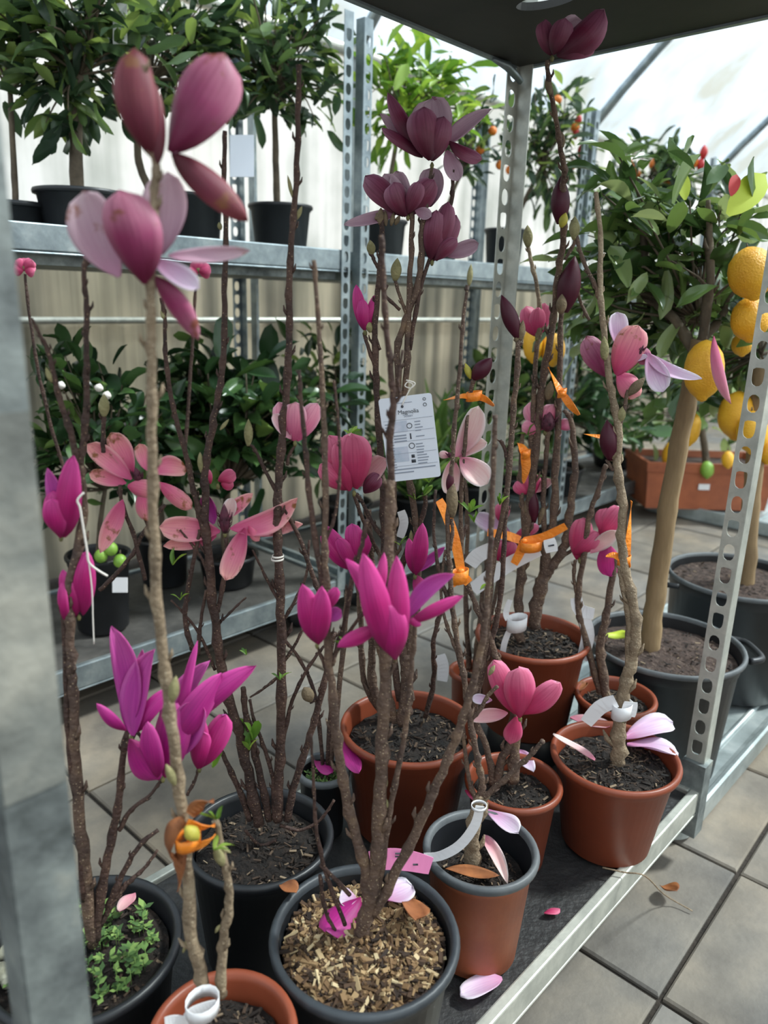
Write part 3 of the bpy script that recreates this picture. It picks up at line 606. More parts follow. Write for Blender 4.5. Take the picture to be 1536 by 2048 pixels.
def put_leaf(root, kind, p, d, size, rg, name='leaf'):
    me = rg.choice(LEAF[kind]); o = link(name, me, None, root); d = d.normalized()
    u = (UP + Vector((rg.gauss(0, .45), rg.gauss(0, .45), rg.gauss(0, .3)))); x = d.cross(u); x = x.normalized() if x.length > 1e-4 else d.orthogonal().normalized(); z = x.cross(d)
    R = Matrix((x * size, d * size, z * size)).transposed().to_4x4(); R.translation = p; o.matrix_basis = R; return o
def crown(root, kind, blobs, seed, cap=300, droop=.15, stems=None, thick=1.0, stem_m='trunk_dark'):
    """blobs: (centre, rx, rz, n, leaf size); leaves sit on twigs that start at the stem point"""
    rg = random.Random(seed); extra = MB(); cnt = 0; tw = MB()
    for c, rx, rz, n, size in blobs:
        nt_ = max(3, n // 7)
        twigs = []
        for k in range(nt_):
            while True:
                q = Vector((rg.uniform(-1, 1), rg.uniform(-1, 1), rg.uniform(-1, 1)))
                if .15 < q.length < 1: break
            e_ = c + Vector((q.x * rx, q.y * rx * thick, q.z * rz)); s_ = stems or c
            m_ = s_.lerp(e_, .55) + Vector((rg.gauss(0, .1), rg.gauss(0, .1), rg.gauss(.1, .1))) * rx
            twigs.append((s_, m_, e_)); tw.tube(catmull([s_, m_, e_], 3), [size * .045, size * .04, size * .035, size * .03, size * .025, size * .02, size * .015][:7], 5)
        for k in range(n):
            s_, m_, e_ = twigs[k % nt_]; u = 1 - .55 * rg.random() ** 1.3; p = (m_.lerp(e_, (u - .4) / .6) if u > .4 else s_.lerp(m_, u)) + Vector((rg.gauss(0, 1), rg.gauss(0, 1), rg.gauss(0, 1))) * size * .35
            d = (e_ - s_).normalized() * .6 + Vector((rg.gauss(0, .6), rg.gauss(0, .6), rg.gauss(-droop, .45))); sz = size * rg.uniform(.65, 1.2)
            if cnt < cap: put_leaf(root, kind, p, d, sz, rg); cnt += 1
            else:
                me = LEAF[kind][rg.randrange(len(LEAF[kind]))]; d = d.normalized(); x = d.cross(UP + Vector((rg.gauss(0, .4), rg.gauss(0, .4), 0))).normalized(); z = x.cross(d)
                R = Matrix((x * sz, d * sz, z * sz)).transposed().to_4x4(); R.translation = p
                extra.add([tuple(v.co) for v in me.vertices], [tuple(f.vertices) for f in me.polygons], 0, R)
    tw.build('twigs', M[stem_m], root)
    if extra.v: tag(extra.build('leaves', LEAF[kind][0].materials[0], root), kind='stuff')
# ------------------------------------------------------------------ the potted magnolias
VAR['pink'] = (petal_mat('pink_petal', '#c9527f', '#e17fa0', '#f0aebd', '#c8608a'), petal_mat('pink_petal_inner', '#e79ab0', '#f2bfc8', '#f5d5d6', '#e3a3b4'))
MAG = []
def magnolia(label, xl, xr, y, H, mt, soil='soil', base=SH, rim=None, chips=260, grp='magnolias on the trolley', **k):
    zr = SH + H; c, R = pot_at(xl, xr, y, zr); root = empty('potted_magnolia', (c.x, c.y, base), label, 'potted plant', grp); MAG.append((root, Plane((c.x, c.y))))
    zs = pot_mesh(root, c, R, zr, base, M[mt], soil, rim_m=M[rim] if rim else None, chips=chips, **k); return root, Plane((c.x, c.y)), c, R, zs
# -- near terracotta pot at the bottom edge
r, p, c11, R11, z11 = magnolia('magnolia in the terracotta pot at the front edge, blurred mauve blooms on a tall stem', 292, 596, 2062, .22, 'terra', chips=200)
branch(r, p, '408,1985 398,1930 380,1860 372,1700 366,1640 350,1500 335,1380 317,1230 308,1080 303,900 304,740 303,640 301,560', 15, 10, 'bark_pale')
branch(r, p, '301,562 306,470 309,390 312,330 300,260 290,180 285,130', 10, 8, 'bark_pale')
b2 = branch(r, p, '440,1990 444,1930 448,1870 460,1800 452,1740 440,1680 432,1640', 13, 6, 'bark_pale')
bud(b2, p, 452, 1800, 466, 1780, 4); bud(b2, p, 446, 1730, 430, 1690, 11, dz=-.005); bud(b2, p, 440, 1850, 430, 1866, 4); bud(b2, p, 436, 1690, 462, 1706, 5, dz=-.004)
st = branch(r, p, '338,1400 345,1392 348,1385', 5, 4, 'bark_pale'); bud(st, p, 344, 1405, 352, 1352, 11, dz=-.012); bud(st, p, 350, 1570, 332, 1528, 9, dz=-.012); bud(st, p, 366, 1905, 384, 1860, 5)
flower(r, p, 'mauve', '''232,548,146,362,50,i,-.1,.05
322,505,322,325,48,i,-.15
335,510,500,498,17,i,.05
310,552,398,682,24,o,.05,.04
306,520,404,582,23,i:lilac,.15
294,572,246,395,56,o,.12,-.06''', base=(298, 565), jit=.02)
flower(r, p, 'wine', '''340,300,497,446,33,o,.1
336,300,448,108,66,o:mauve,.08,-.06
312,322,270,102,42,o,.08,.06
318,330,300,150,22,o,-.2''', base=(316, 318), jit=.02)
# -- black pot with weeds, left
r, p, c10, R10, z10 = magnolia('magnolia in a black pot full of small green weeds beside the near left post', -22, 360, 1885, .215, 'blackpot', chips=260, depth=.025)
s1 = branch(r, p, '190,1880 200,1800 222,1690 238,1600 247,1500 262,1440', 12, 6, 'bark_dark')
branch(r, p, '215,1815 245,1750 280,1690 316,1660', 8, 4, 'bark_dark'); branch(r, p, '200,1850 235,1790 262,1760 290,1735 315,1700', 7, 3, 'bark_dark'); branch(r, p, '238,1660 262,1620 300,1590 322,1560', 6, 3, 'bark_dark')
branch(r, p, '185,1890 172,1750 160,1640 150,1500 146,1400 140,1330 140,1240 135,1180 158,1090 166,1010 160,930', 13, 9, 'bark')
branch(r, p, '168,1800 158,1650 146,1560 135,1450 130,1300 122,1200', 8, 5, 'bark_dark')
s2 = branch(r, p, '160,935 145,880 120,800 105,740 95,700 80,670 62,636', 8, 3, 'bark_dark'); bud(s2, p, 104, 765, 92, 735, 6)
branch(r, p, '160,935 168,870 174,790 172,690 174,620 168,560 172,515 182,500 190,492', 8, 4, 'bark_dark')
s3 = branch(r, p, '245,1502 262,1482 280,1470 322,1566', 5, 3, 'bark_dark'); branch(r, p, '375,1590 390,1560 397,1535', 4, 3, 'bark_dark')
flower(r, p, 'mag', '''122,1072,92,935,18,i
118,1074,98,985,26,o
128,1075,155,912,30,o,.1
122,1076,108,1000,24,o,.15''', base=(122, 1074))
flower(r, p, 'mag', '''165,1230,152,1092,19,o
150,1235,122,1142,20,o
165,1230,180,1100,24,o,.1
132,1242,124,1165,13,o''', base=(158, 1232))
flower(r, p, 'violet', '''254,1462,210,1262,27,i,-.05,-.05
262,1460,270,1308,17,i,-.15
274,1465,352,1372,18,o,.05,.08
252,1462,196,1410,13,o,.1
268,1470,310,1300,30,i,.05,.1
262,1476,322,1560,30,o,.1''', base=(262, 1474), dz=-.03)
flower(r, p, 'violet', '''350,1480,384,1290,12,o,-.1
318,1500,412,1328,24,i,-.1,.1
372,1452,515,1328,25,o,.15,.06
330,1556,352,1408,40,o,0
345,1490,445,1345,30,o,.1
348,1520,402,1398,36,i,.15
318,1552,300,1440,24,o,.1''', base=(326, 1556), dz=-.035)
flower(r, p, 'mag', '''400,1535,392,1424,24,o
402,1535,452,1430,27,o,.1
398,1538,410,1460,22,o,.15''', base=(399, 1536), dz=-.02)
b = MB(); rg = random.Random(5)                      # weeds
for k in range(110):
    t = rg.uniform(0, 6.28); q = math.sqrt(rg.random()) * (R10 - .03); P0 = Vector((c10.x + q * math.cos(t), c10.y + q * math.sin(t), z10 + .004)); n = rg.randint(4, 7); s = rg.uniform(.006, .014); hgt = rg.uniform(.004, .03)
    b.tube([P0, P0 + UP * hgt], .0006, 4)
    for j in range(n):
        a = rg.uniform(0, 6.28); d = Vector((math.cos(a), math.sin(a), rg.uniform(.1, .6))).normalized(); x = d.cross(UP).normalized(); B0 = P0 + UP * hgt * rg.uniform(.5, 1)
        b.add([tuple(B0), tuple(B0 + d * s * .5 + x * s * .28), tuple(B0 + d * s), tuple(B0 + d * s * .5 - x * s * .28)], [(0, 1, 2, 3)])
tag(b.build('weeds', M['weed'], r), kind='stuff')
for k in range(20):                                 # pebbles on the left of the soil
    px_, py_ = rg.uniform(-15, 62), rg.uniform(1880, 2010); g = onz(px_, py_, z10 + .004); s = rg.uniform(.006, .011)
    b = MB(); b.lathe((g.x, g.y, g.z + s * .4), [(s * math.sin(PI * j / 6) * rg.uniform(.9, 1.1) + .0002, -s * .7 * math.cos(PI * j / 6)) for j in range(7)], 9); b.build('pebble', M['pebble'], r)
# -- black pot in the middle left
r, p, c8, R8, z8 = magnolia('magnolia in a black pot, many dark twiggy stems and faded salmon star blooms', 368, 668, 1665, .21, 'blackpot', chips=300, rim='blackpot')
SA = branch(r, p, '556,1640 558,1560 562,1450 563,1300 560,1180 556,1080 556,1000 562,900 572,790 578,690 578,590 583,480 592,370 596,260 598,130', 12, 6, 'bark_dark')
SB = branch(r, p, '518,1650 500,1560 478,1470 458,1400 440,1320 428,1230 420,1140 412,1060 410,980 412,920 426,850 440,770 448,690 450,560 452,470 448,360 450,262', 12, 5, 'bark_dark')
branch(r, p, '414,1090 400,1030 385,970 372,910 352,840 338,770 330,700 330,640 322,596', 7, 4, 'bark_dark')
branch(r, p, '540,1640 522,1560 505,1480 490,1420 487,1375', 9, 6, 'bark_dark'); branch(r, p, '500,1640 470,1560 440,1500 425,1490', 7, 4, 'bark_dark')
SC = branch(r, p, '548,1638 546,1560 530,1500 508,1440 500,1400', 6, 3, 'bark_dark')
SD = branch(r, p, '575,1640 592,1560 620,1470 640,1400 655,1330 668,1265', 9, 6, 'bark_dark')
branch(r, p, '642,1392 630,1400 621,1404', 4, 4, 'bark_dark'); branch(r, p, '563,1500 585,1400 620,1330 650,1290', 5, 3, 'bark_dark'); branch(r, p, '562,1250 590,1200 612,1150 618,1080', 4, 3, 'bark_dark')
SE = branch(r, p, '420,1160 405,1120 385,1090 360,1060', 4, 2, 'bark_dark'); branch(r, p, '446,1240 470,1215 492,1195', 3, 2, 'bark_dark'); branch(r, p, '560,1350 530,1375 500,1395', 4, 2, 'bark_dark'); branch(r, p, '563,1330 590,1290 605,1258', 4, 3, 'bark_dark')
branch(r, p, '430,1340 400,1270 370,1230 342,1200', 4, 2, 'bark_dark'); branch(r, p, '385,1300 370,1240 375,1180 392,1100 400,1060', 6, 4, 'bark_dark'); branch(r, p, '396,1310 402,1240 412,1180', 5, 3, 'bark_dark')
branch(r, p, '556,1200 535,1160 515,1120 505,1100', 4, 2, 'bark_dark'); branch(r, p, '640,1190 625,1150 600,1080 560,1000 530,940 510,900 500,890', 6, 3, 'bark_dark')
for q in ('553,1680 520,1690 490,1660', '560,1650 600,1660 640,1640 668,1600'): branch(r, p, q, 4, 3, 'bark_dark', name='root')
bud(SE, p, 497, 892, 497, 838, 9); bud(SB, p, 403, 945, 400, 904, 7); bud(SB, p, 440, 860, 458, 838, 4); bud(SA, p, 585, 395, 575, 350, 4); bud(SA, p, 592, 440, 604, 412, 5); bud(SB, p, 441, 460, 438, 444, 5); bud(SD, p, 622, 1402, 608, 1374, 13, 'bud_brown', dz=-.01); bud(SB, p, 330, 640, 322, 620, 5)
br = branch(r, p, '206,905 207,860 208,830', 5, 5, 'bark_dark'); bud(br, p, 208, 834, 208, 788, 11)
branch(r, p, '290,1160 270,1080 245,1010 240,970', 5, 4, 'bark_dark'); branch(r, p, '200,1180 240,1140 270,1100 290,1060 330,1010', 5, 4, 'bark_dark')
flower(r, p, 'salmon', '''262,945,214,862,23,i,-.1
292,940,272,886,16,i,-.1
250,966,175,946,17,i,0
262,958,175,888,22,i,.05
300,945,374,940,22,i,.05,.16
318,965,386,1018,18,o,.1
285,978,298,1042,20,o,.1
258,972,312,984,20,o,.2
250,1000,205,1106,20,i,.05''', base=(276, 962), pistil=(278, 965, 274, 935, 8))
flower(r, p, 'salmon', '''445,1035,502,986,15,i,-.15
448,1045,462,996,15,i:blush,-.1
426,1048,408,988,17,i:violet,-.1
432,1072,326,1092,18,i,0
440,1063,320,1054,27,i,.05
484,1062,606,1048,18,i,0
462,1058,596,996,25,i,.05,-.12
498,1052,520,1082,10,o,.1
492,1056,458,1158,24,i,.15''', base=(450, 1066), pistil=(450, 1066, 450, 1008, 11))
branch(r, p, '452,1075 452,1130 440,1200 432,1230', 5, 6, 'bark_dark'); branch(r, p, '278,975 288,1030 300,1060', 4, 4, 'bark_dark')
flower(r, p, 'rose', '''420,968,412,938,9,o
436,962,470,945,16,o
442,968,468,972,12,o''', base=(436, 970), dz=.05)
flower(r, p, 'pink', '''588,882,556,804,22,o
594,882,634,806,22,o
590,882,592,804,25,o,.1
582,878,548,830,14,i,.1''', base=(590, 884))
branch(r, p, '590,892 578,910 575,930', 3, 4, 'bark_dark')
# -- front black pot with wood chips
r, p, c1, R1, z1 = magnolia('magnolia in a black pot topped with pale wood-chip mulch, star-shaped magenta bloom', 538, 920, 1862, .22, 'blackpot', rim='rim_dark', chips=2600, chip_m='chips_light', soil='soil_brown', clen=.02, mound=.012, depth=.022)
TA_ = branch(r, p, '722,1870 740,1800 755,1700 760,1600 766,1480 770,1360 772,1250 774,1150 778,1060 782,960', 17, 11, 'bark')
branch(r, p, '782,960 780,880 786,810 782,740 772,660 768,560 762,470', 9, 6, 'bark_dark'); branch(r, p, '785,812 800,790 796,760 806,700', 5, 3, 'bark_dark'); branch(r, p, '782,890 765,860 752,840', 4, 3, 'bark_dark')
branch(r, p, '738,1820 728,1730 702,1640 686,1560 672,1460 664,1380 656,1300 655,1230 649,1130 651,990 648,860 644,760 638,660 628,520', 13, 5, 'bark')
branch(r, p, '655,1235 638,1130 620,1000 610,890 602,800 598,740', 8, 4, 'bark_dark')
TD = branch(r, p, '745,1830 790,1745 830,1670 860,1600 890,1530 915,1470 932,1414 950,1354 965,1280 973,1210 980,1130 984,1010 988,900 990,830', 12, 5, 'bark')
branch(r, p, '664,1330 690,1240 706,1150 724,1090 734,1040', 6, 5, 'bark_dark'); branch(r, p, '662,1320 700,1262 735,1215 760,1180', 5, 3, 'bark_dark'); branch(r, p, '652,1080 672,1020 680,930 676,840 668,760', 4, 3, 'bark_dark')
TE = branch(r, p, '755,1800 770,1690 780,1620 797,1534 808,1476 818,1400 824,1330 830,1250 835,1180', 7, 5, 'bark')
branch(r, p, '690,1850 650,1740 632,1650 628,1580 625,1520 622,1470', 5, 3, 'bark_dark'); branch(r, p, '670,1860 650,1820 640,1750', 4, 4, 'bark_dark'); branch(r, p, '700,1790 668,1755 640,1730', 5, 4, 'bark_dark')
bud(TE, p, 775, 1615, 768, 1595, 6); bud(TD, p, 905, 1510, 898, 1495, 4); bud(TA_, p, 770, 1580, 772, 1550, 5)
flower(r, p, 'mag', '''752,1215,768,1108,13,o,-.25
765,1270,690,1122,22,o,-.1,-.08
758,1255,674,1296,17,o,.1
812,1240,908,1146,19,i,.1,.1
818,1246,926,1192,14,o,.05
812,1236,842,1250,8,o,.1
796,1310,794,1118,25,o,.05
784,1312,728,1104,31,o,.1
792,1316,778,1205,33,o,.12''', base=(790, 1314), dz=-.05, jit=.02, label='star-shaped magenta bloom with splayed narrow petals')
flower(r, p, 'mag', '''645,1238,682,1222,16,i
645,1225,674,1176,14,o
634,1288,606,1168,25,o,.05
636,1288,646,1172,23,o,.12''', base=(634, 1288), dz=-.02)
branch(r, p, '634,1292 645,1320 655,1350', 3, 4, 'bark_dark'); branch(r, p, '792,1322 784,1340 772,1365', 4, 5, 'bark')
# -- centre terracotta pot
r, p, c2, R2, z2 = magnolia('magnolia in the wide centre terracotta pot with bare dark soil and burgundy blooms on top', 680, 955, 1447, .215, 'terra', chips=420, depth=.035, clen=.014)
branch(r, p, '806,1445 810,1400 812,1345 812,1312', 15, 13, 'bark'); branch(r, p, '790,1445 775,1380 760,1300 742,1220', 9, 7, 'bark')
UA = branch(r, p, '812,1345 800,1260 790,1150 785,1050 788,960 800,860 812,760 816,650 820,560 824,460 825,392', 11, 5, 'bark')
UB = branch(r, p, '800,1400 770,1200 768,1080 764,960 758,850 752,740 750,650 760,540 764,440', 9, 6, 'bark_dark')
UC = branch(r, p, '815,1340 830,1200 838,1100 822,980 805,900 800,800 795,700 812,640 838,560 844,470 848,440', 8, 7, 'bark')
UD = branch(r, p, '745,1220 720,1140 705,1130', 5, 4, 'bark_dark'); branch(r, p, '752,740 735,690 728,665', 5, 4, 'bark_dark'); branch(r, p, '768,1080 742,1040 722,1000 708,985', 5, 4, 'bark_dark'); branch(r, p, '760,700 745,660 735,640', 4, 3, 'bark_dark')
branch(r, p, '800,1150 815,1100 835,1060 850,1010 848,985', 7, 5, 'bark_dark'); branch(r, p, '846,470 850,430 858,380 864,334', 5, 4, 'bark'); branch(r, p, '818,640 802,600 790,560', 4, 4, 'bark'); branch(r, p, '762,545 750,525 744,508', 4, 4, 'bark_dark'); branch(r, p, '790,1300 770,1240 740,1180 722,1120', 4, 3, 'bark_dark')
branch(r, p, '820,700 845,560 898,420 905,370 907,340', 5, 4, 'bark_dark'); branch(r, p, '800,620 770,590 775,570', 4, 3, 'bark_dark'); branch(r, p, '850,1435,.04 868,1360,.04 866,1290 880,1230 905,1160 932,1050', 6, 4, 'bark_dark'); branch(r, p, '770,1435,.06 728,1360,.06 722,1250,.06 716,1150,.05 722,1060,.05', 8, 5, 'bark'); branch(r, p, '780,1440,.05 746,1372,.05 744,1290,.05 750,1200,.04 744,1120,.03 736,1020,.02', 11, 6, 'bark')
bud(UA, p, 790, 562, 795, 516, 11); bud(UB, p, 744, 510, 740, 480, 9); bud(UB, p, 757, 440, 750, 432, 5, 'bud_brown'); bud(UC, p, 826, 1120, 822, 1060, 8); bud(UB, p, 742, 665, 735, 640, 8); bud(UA, p, 760, 450, 762, 415, 8, 'bud_brown')
for q in ((772, 452, 770, 420), (782, 452, 788, 424), (764, 452, 752, 425), (790, 450, 800, 430)): bud(UB, p, *q, 5, 'bud_brown')
flower(r, p, 'dark', '''868,300,866,172,44,i,-.3
842,300,776,166,17,o,-.1,.05
838,296,760,218,14,i,-.05
846,312,764,250,15,o,-.05
888,292,984,214,17,i,-.05,.08
898,284,964,318,17,o,.05,-.1
892,304,916,366,19,i,.1
864,326,886,236,27,o,.02
860,326,846,224,37,o,.1''', base=(864, 328), jit=.02, label='fully open burgundy bloom with pale mauve inner petals')
flower(r, p, 'dark', '''862,408,864,322,27,i,-.15
815,430,792,330,22,i,-.2
812,430,768,338,24,i,-.1
808,430,730,344,26,o,-.05
796,424,688,450,15,i,.1
820,430,868,362,26,o,.05
812,434,786,370,28,o,.1
830,424,862,440,13,i,.2
816,432,838,372,18,o,.15''', base=(816, 432), jit=.02)
flower(r, p, 'dark', '''888,508,958,486,17,i,.05
872,520,914,424,22,o,-.1
866,522,896,402,23,o,0
860,522,872,424,22,o,.1
868,522,912,482,15,o,.15''', base=(864, 522), jit=.02)
flower(r, p, 'mag', '''728,660,712,568,14,o
734,660,748,590,11,o
730,662,722,600,14,o,.1''', base=(730, 662))
flower(r, p, 'mag', '''704,1140,640,1072,18,o
708,1138,652,1052,16,o
716,1128,704,1048,20,o
724,1124,732,1058,15,o
712,1138,676,1076,16,o,.1''', base=(710, 1138))
flower(r, p, 'mag', '''830,1145,890,1094,11,i
828,1148,818,1076,13,o
832,1150,846,1190,15,o,.1
832,1150,844,1048,18,o,.1''', base=(830, 1150), dz=-.02)
flower(r, p, 'rose', '''694,980,656,868,33,o,-.1
718,972,772,916,23,i,.05
728,986,758,948,18,o:dark,.05
700,980,642,930,23,o,.15
712,978,704,866,36,o,.1
700,982,680,880,26,o,0''', base=(708, 984), dz=-.12, jit=.02, label='cup-shaped rose pink bloom')
branch(r, p, '708,990,-.12 722,1030,-.11 745,1080,-.08 765,1120,-.03', 4, 5, 'bark_dark')
# -- black-rimmed terracotta pot
r, p, c3, R3, z3 = magnolia('magnolia in a dusty terracotta pot with a grey-black rim, white band on trunk', 846, 1078, 1692, .19, 'terra_dusty', rim='greypot', chips=160, depth=.05)
branch(r, p, '942,1745 944,1690 952,1620 960,1590', 19, 10, 'bark_pale')
VA = branch(r, p, '960,1592 964,1560 954,1515 942,1450 928,1360 918,1300 905,1220 900,1150 895,1050 902,960 908,860 918,760 925,660 935,570', 8, 4, 'bark')
branch(r, p, '952,1600 938,1560 931,1507 925,1440', 6, 4, 'bark'); VB = branch(r, p, '958,1596 983,1581 1024,1544 1060,1510 1086,1482', 7, 5, 'bark')
branch(r, p, '926,1350 912,1300 890,1240 882,1180 890,1100', 5, 3, 'bark'); branch(r, p, '905,1220 880,1150 868,1060 872,980', 5, 3, 'bark_dark')
VC = branch(r, p, '942,1440 960,1420 975,1392 995,1372', 5, 4, 'bark'); bud(VC, p, 978, 1350, 990, 1330, 5); bud(VA, p, 938, 572, 942, 528, 6); bud(VA, p, 905, 1035, 903, 958, 12, 'bud_brown'); bud(VA, p, 898, 985, 902, 940, 8, VAR['dark'][0])
branch(r, p, '903,1038 905,1060 900,1100', 4, 4, 'bark')
# -- small terracotta pot between
r, p, c4, R4, z4 = magnolia('magnolia in a small terracotta pot squeezed between the grey-rimmed pot and the tall centre pots', 930, 1124, 1558, .165, 'terra', chips=220, depth=.03)
branch(r, p, '990,1580 1003,1519 1020,1486 1026,1420 1014,1362 990,1309 977,1264 959,1228 935,1168 925,1130 922,1020 926,930 935,830', 10, 4, 'bark'); branch(r, p, '1026,1560 1030,1500 1038,1440', 15, 7, 'bark')
branch(r, p, '985,1570 975,1500 950,1430 965,1340 976,1250 985,1130 1012,1000 1022,880 1030,780 1038,680', 8, 6, 'bark'); branch(r, p, '975,1320 1000,1200 1009,1076 1016,947 1010,900 1000,880', 6, 4, 'bark_dark')
flower(r, p, 'blush', '''918,914,976,884,17,i,-.05,.1
900,912,878,906,9,o,0
906,918,898,990,22,i,.05
912,914,956,814,25,i,.02,-.06
920,917,974,968,28,i,.1''', base=(912, 916), pistil=(905, 916, 896, 905, 5))
flower(r, p, 'rose', '''1034,1436,1022,1492,20,o,.05
985,1402,944,1398,11,i:lilac,0
1016,1426,936,1438,15,i,.1
1030,1428,988,1322,26,o,-.05
1046,1428,1118,1368,26,o,.05
1040,1434,1034,1332,33,o,.12''', base=(1040, 1434), dz=-.02, jit=.02, label='large open rose pink bloom leaning to the right')
bd = branch(r, p, '1036,690 1034,672 1030,660', 5, 7, 'bud_brown'); bud(bd, p, 1036, 676, 1003, 590, 16, VAR['dark'][0]); bud(bd, p, 1040, 682, 1046, 640, 8, 'bud_brown')
bd = branch(r, p, '938,800 944,770 948,756', 4, 6, 'bark'); bud(bd, p, 946, 758, 984, 716, 17, VAR['dark'][0]); bud(bd, p, 942, 758, 930, 726, 7, M['bud_yellow'])
# -- right front terracotta pot
r, p, c5, R5, z5 = magnolia('magnolia in the terracotta pot by the right-hand post, two fallen petals on its soil', 1105, 1356, 1507, .187, 'terra', taper=.69, chips=420, depth=.028, clen=.014)
branch(r, p, '1236,1530 1236,1480 1240,1430', 17, 14, 'bark_pale')
XA = branch(r, p, '1244,1440 1250,1370 1262,1330 1272,1278 1266,1208 1250,1140 1244,1069 1244,999 1234,929 1237,859 1227,807 1216,737 1206,650 1200,570 1202,480 1192,384', 14, 5, 'bark_pale')
branch(r, p, '1234,1430 1234,1405 1228,1395', 9, 6, 'bark_pale'); branch(r, p, '1256,1350 1258,1250 1248,1180 1238,1130', 8, 6, 'bark_pale'); branch(r, p, '1203,615 1190,570 1170,530 1152,470 1146,450', 5, 4, 'bark')
br = branch(r, p, '1238,860 1250,810 1256,780', 5, 4, 'bark'); bud(br, p, 1240, 845, 1246, 812, 9); bud(XA, p, 1210, 720, 1208, 672, 9, dz=-.015); bud(XA, p, 1148, 480, 1152, 435, 10, dz=0); bud(br, p, 1256, 790, 1290, 755, 10, 'bud_brown')
branch(r, p, '1234,930 1225,940 1215,920', 4, 4, 'bark'); bud(XA, p, 1222, 920, 1214, 840, 19, VAR['dark'][0]); bud(XA, p, 1222, 922, 1234, 892, 10, 'bud_brown')
flower(r, p, 'mauve', '''1242,690,1240,618,24,i:lilac,-.2
1276,690,1304,722,17,o,-.05
1222,756,1172,672,27,o,0
1290,706,1404,756,15,i:lilac,.05,-.08
1296,706,1326,784,24,i:lilac,.1
1258,720,1292,714,7,i:lilac,.15
1232,748,1278,792,26,o:salmon,.1
1230,752,1272,656,34,o:salmon,.08''', base=(1250, 730), pistil=(1272, 712, 1284, 690, 7), dz=.02, jit=.02)
# -- raised terracotta pot behind
m = MB()
r, p, c6, R6, z6 = magnolia('magnolia in the tall rear terracotta pot with chunky bark and orange-tied stems', 952, 1177, 1268, .285, 'terra', base=SH + .07, chips=420, depth=.03, clen=.016)
bl = MB(); bl.lathe((c6.x, c6.y, SH), [(.0005, 0), (.082, 0), (.078, .062), (.07, .0695), (.0005, .0695)], 36)
tag(bl.build('upturned_pot', M['blackpot']), 'black upturned pot under the rear terracotta magnolia pot', 'pot')
branch(r, p, '1070,1255 1078,1180 1091,1145 1115,1118 1133,1079 1143,999 1150,929 1143,845 1128,820', 14, 5, 'bark'); branch(r, p, '1076,1210 1088,1150 1090,1080 1105,1050 1112,929 1118,790 1122,650 1126,560', 12, 5, 'bark')
YA = branch(r, p, '1040,1300 1036,1240 1040,1170 1050,1086 1064,964 1078,824 1086,755 1100,680,-.03 1108,625,-.04 1118,540,-.06 1127,470,-.09 1126,380,-.14 1128,340,-.16 1118,275,-.2 1106,210,-.23 1098,165,-.26 1094,120,-.28', 11, 5, 'bark')
branch(r, p, '1064,964 1062,900 1068,800 1072,720 1080,660', 6, 5, 'bark'); branch(r, p, '1050,1090 1045,1000 1040,940 1046,860', 6, 4, 'bark'); branch(r, p, '1084,660 1075,580 1062,520 1056,490', 5, 4, 'bark_pale'); branch(r, p, '1090,1090 1086,1000 1092,920 1096,860', 6, 5, 'bark')
branch(r, p, '1150,560,-.06 1160,600 1178,640', 4, 4, 'bark'); branch(r, p, '1130,520,-.06 1150,480,-.06 1144,440,-.06', 4, 4, 'bark')
bud(YA, p, 1056, 495, 1055, 450, 10); bud(YA, p, 1095, 800, 1102, 762, 10, 'bud_brown'); bud(YA, p, 1074, 680, 1080, 630, 8, 'bud_brown'); bud(YA, p, 1068, 1045, 1064, 974, 12, VAR['dark'][0]); bud(YA, p, 1060, 1050, 1050, 1000, 7, 'bud_brown'); bud(YA, p, 1078, 1050, 1090, 1005, 7, 'bud_brown')
bud(YA, p, 1120, 448, 1122, 352, 19, VAR['dark'][0], dz=-.13); bud(YA, p, 1122, 455, 1132, 425, 9, M['bud_yellow'], dz=-.14); bud(YA, p, 1146, 475, 1150, 432, 10, 'bud', dz=-.06)
bud(YA, p, 1128, 625, 1150, 512, 23, VAR['dark'][0], dz=-.06); bud(YA, p, 1122, 628, 1124, 588, 11, 'bud_brown', dz=-.08); bud(YA, p, 1100, 190, 1094, 150, 7, 'bud_brown', dz=-.26); bud(YA, p, 1125, 295, 1122, 262, 7, 'bud_brown', dz=-.19)
flower(r, p, 'dark', '''1108,105,1094,28,26,o,-.1
1112,95,1168,34,30,i,-.15
1118,112,1190,92,19,o,.1
1114,114,1206,22,33,o,.05,-.1
1106,112,1128,44,24,o,.1''', base=(1104, 114), dz=-.28, jit=.02, label='crimson bloom at the top under the upper shelf')
flower(r, p, 'pink', '''1085,860,1060,804,23,o
1094,858,1108,808,21,o
1120,858,1140,842,14,o
1110,868,1122,862,10,i
1080,862,1042,852,16,o,.1''', base=(1090, 862), pistil=(1094, 862, 1098, 825, 14))
flower(r, p, 'rose', '''1076,672,1092,604,18,o,-.05
1070,672,1054,612,21,o,.05
1074,674,1076,616,18,o,.1''', base=(1074, 674))
flower(r, p, 'rose', '''1062,985,1106,960,11,i
1064,992,1070,948,19,o
1056,988,1030,964,16,o,.1''', base=(1060, 990))
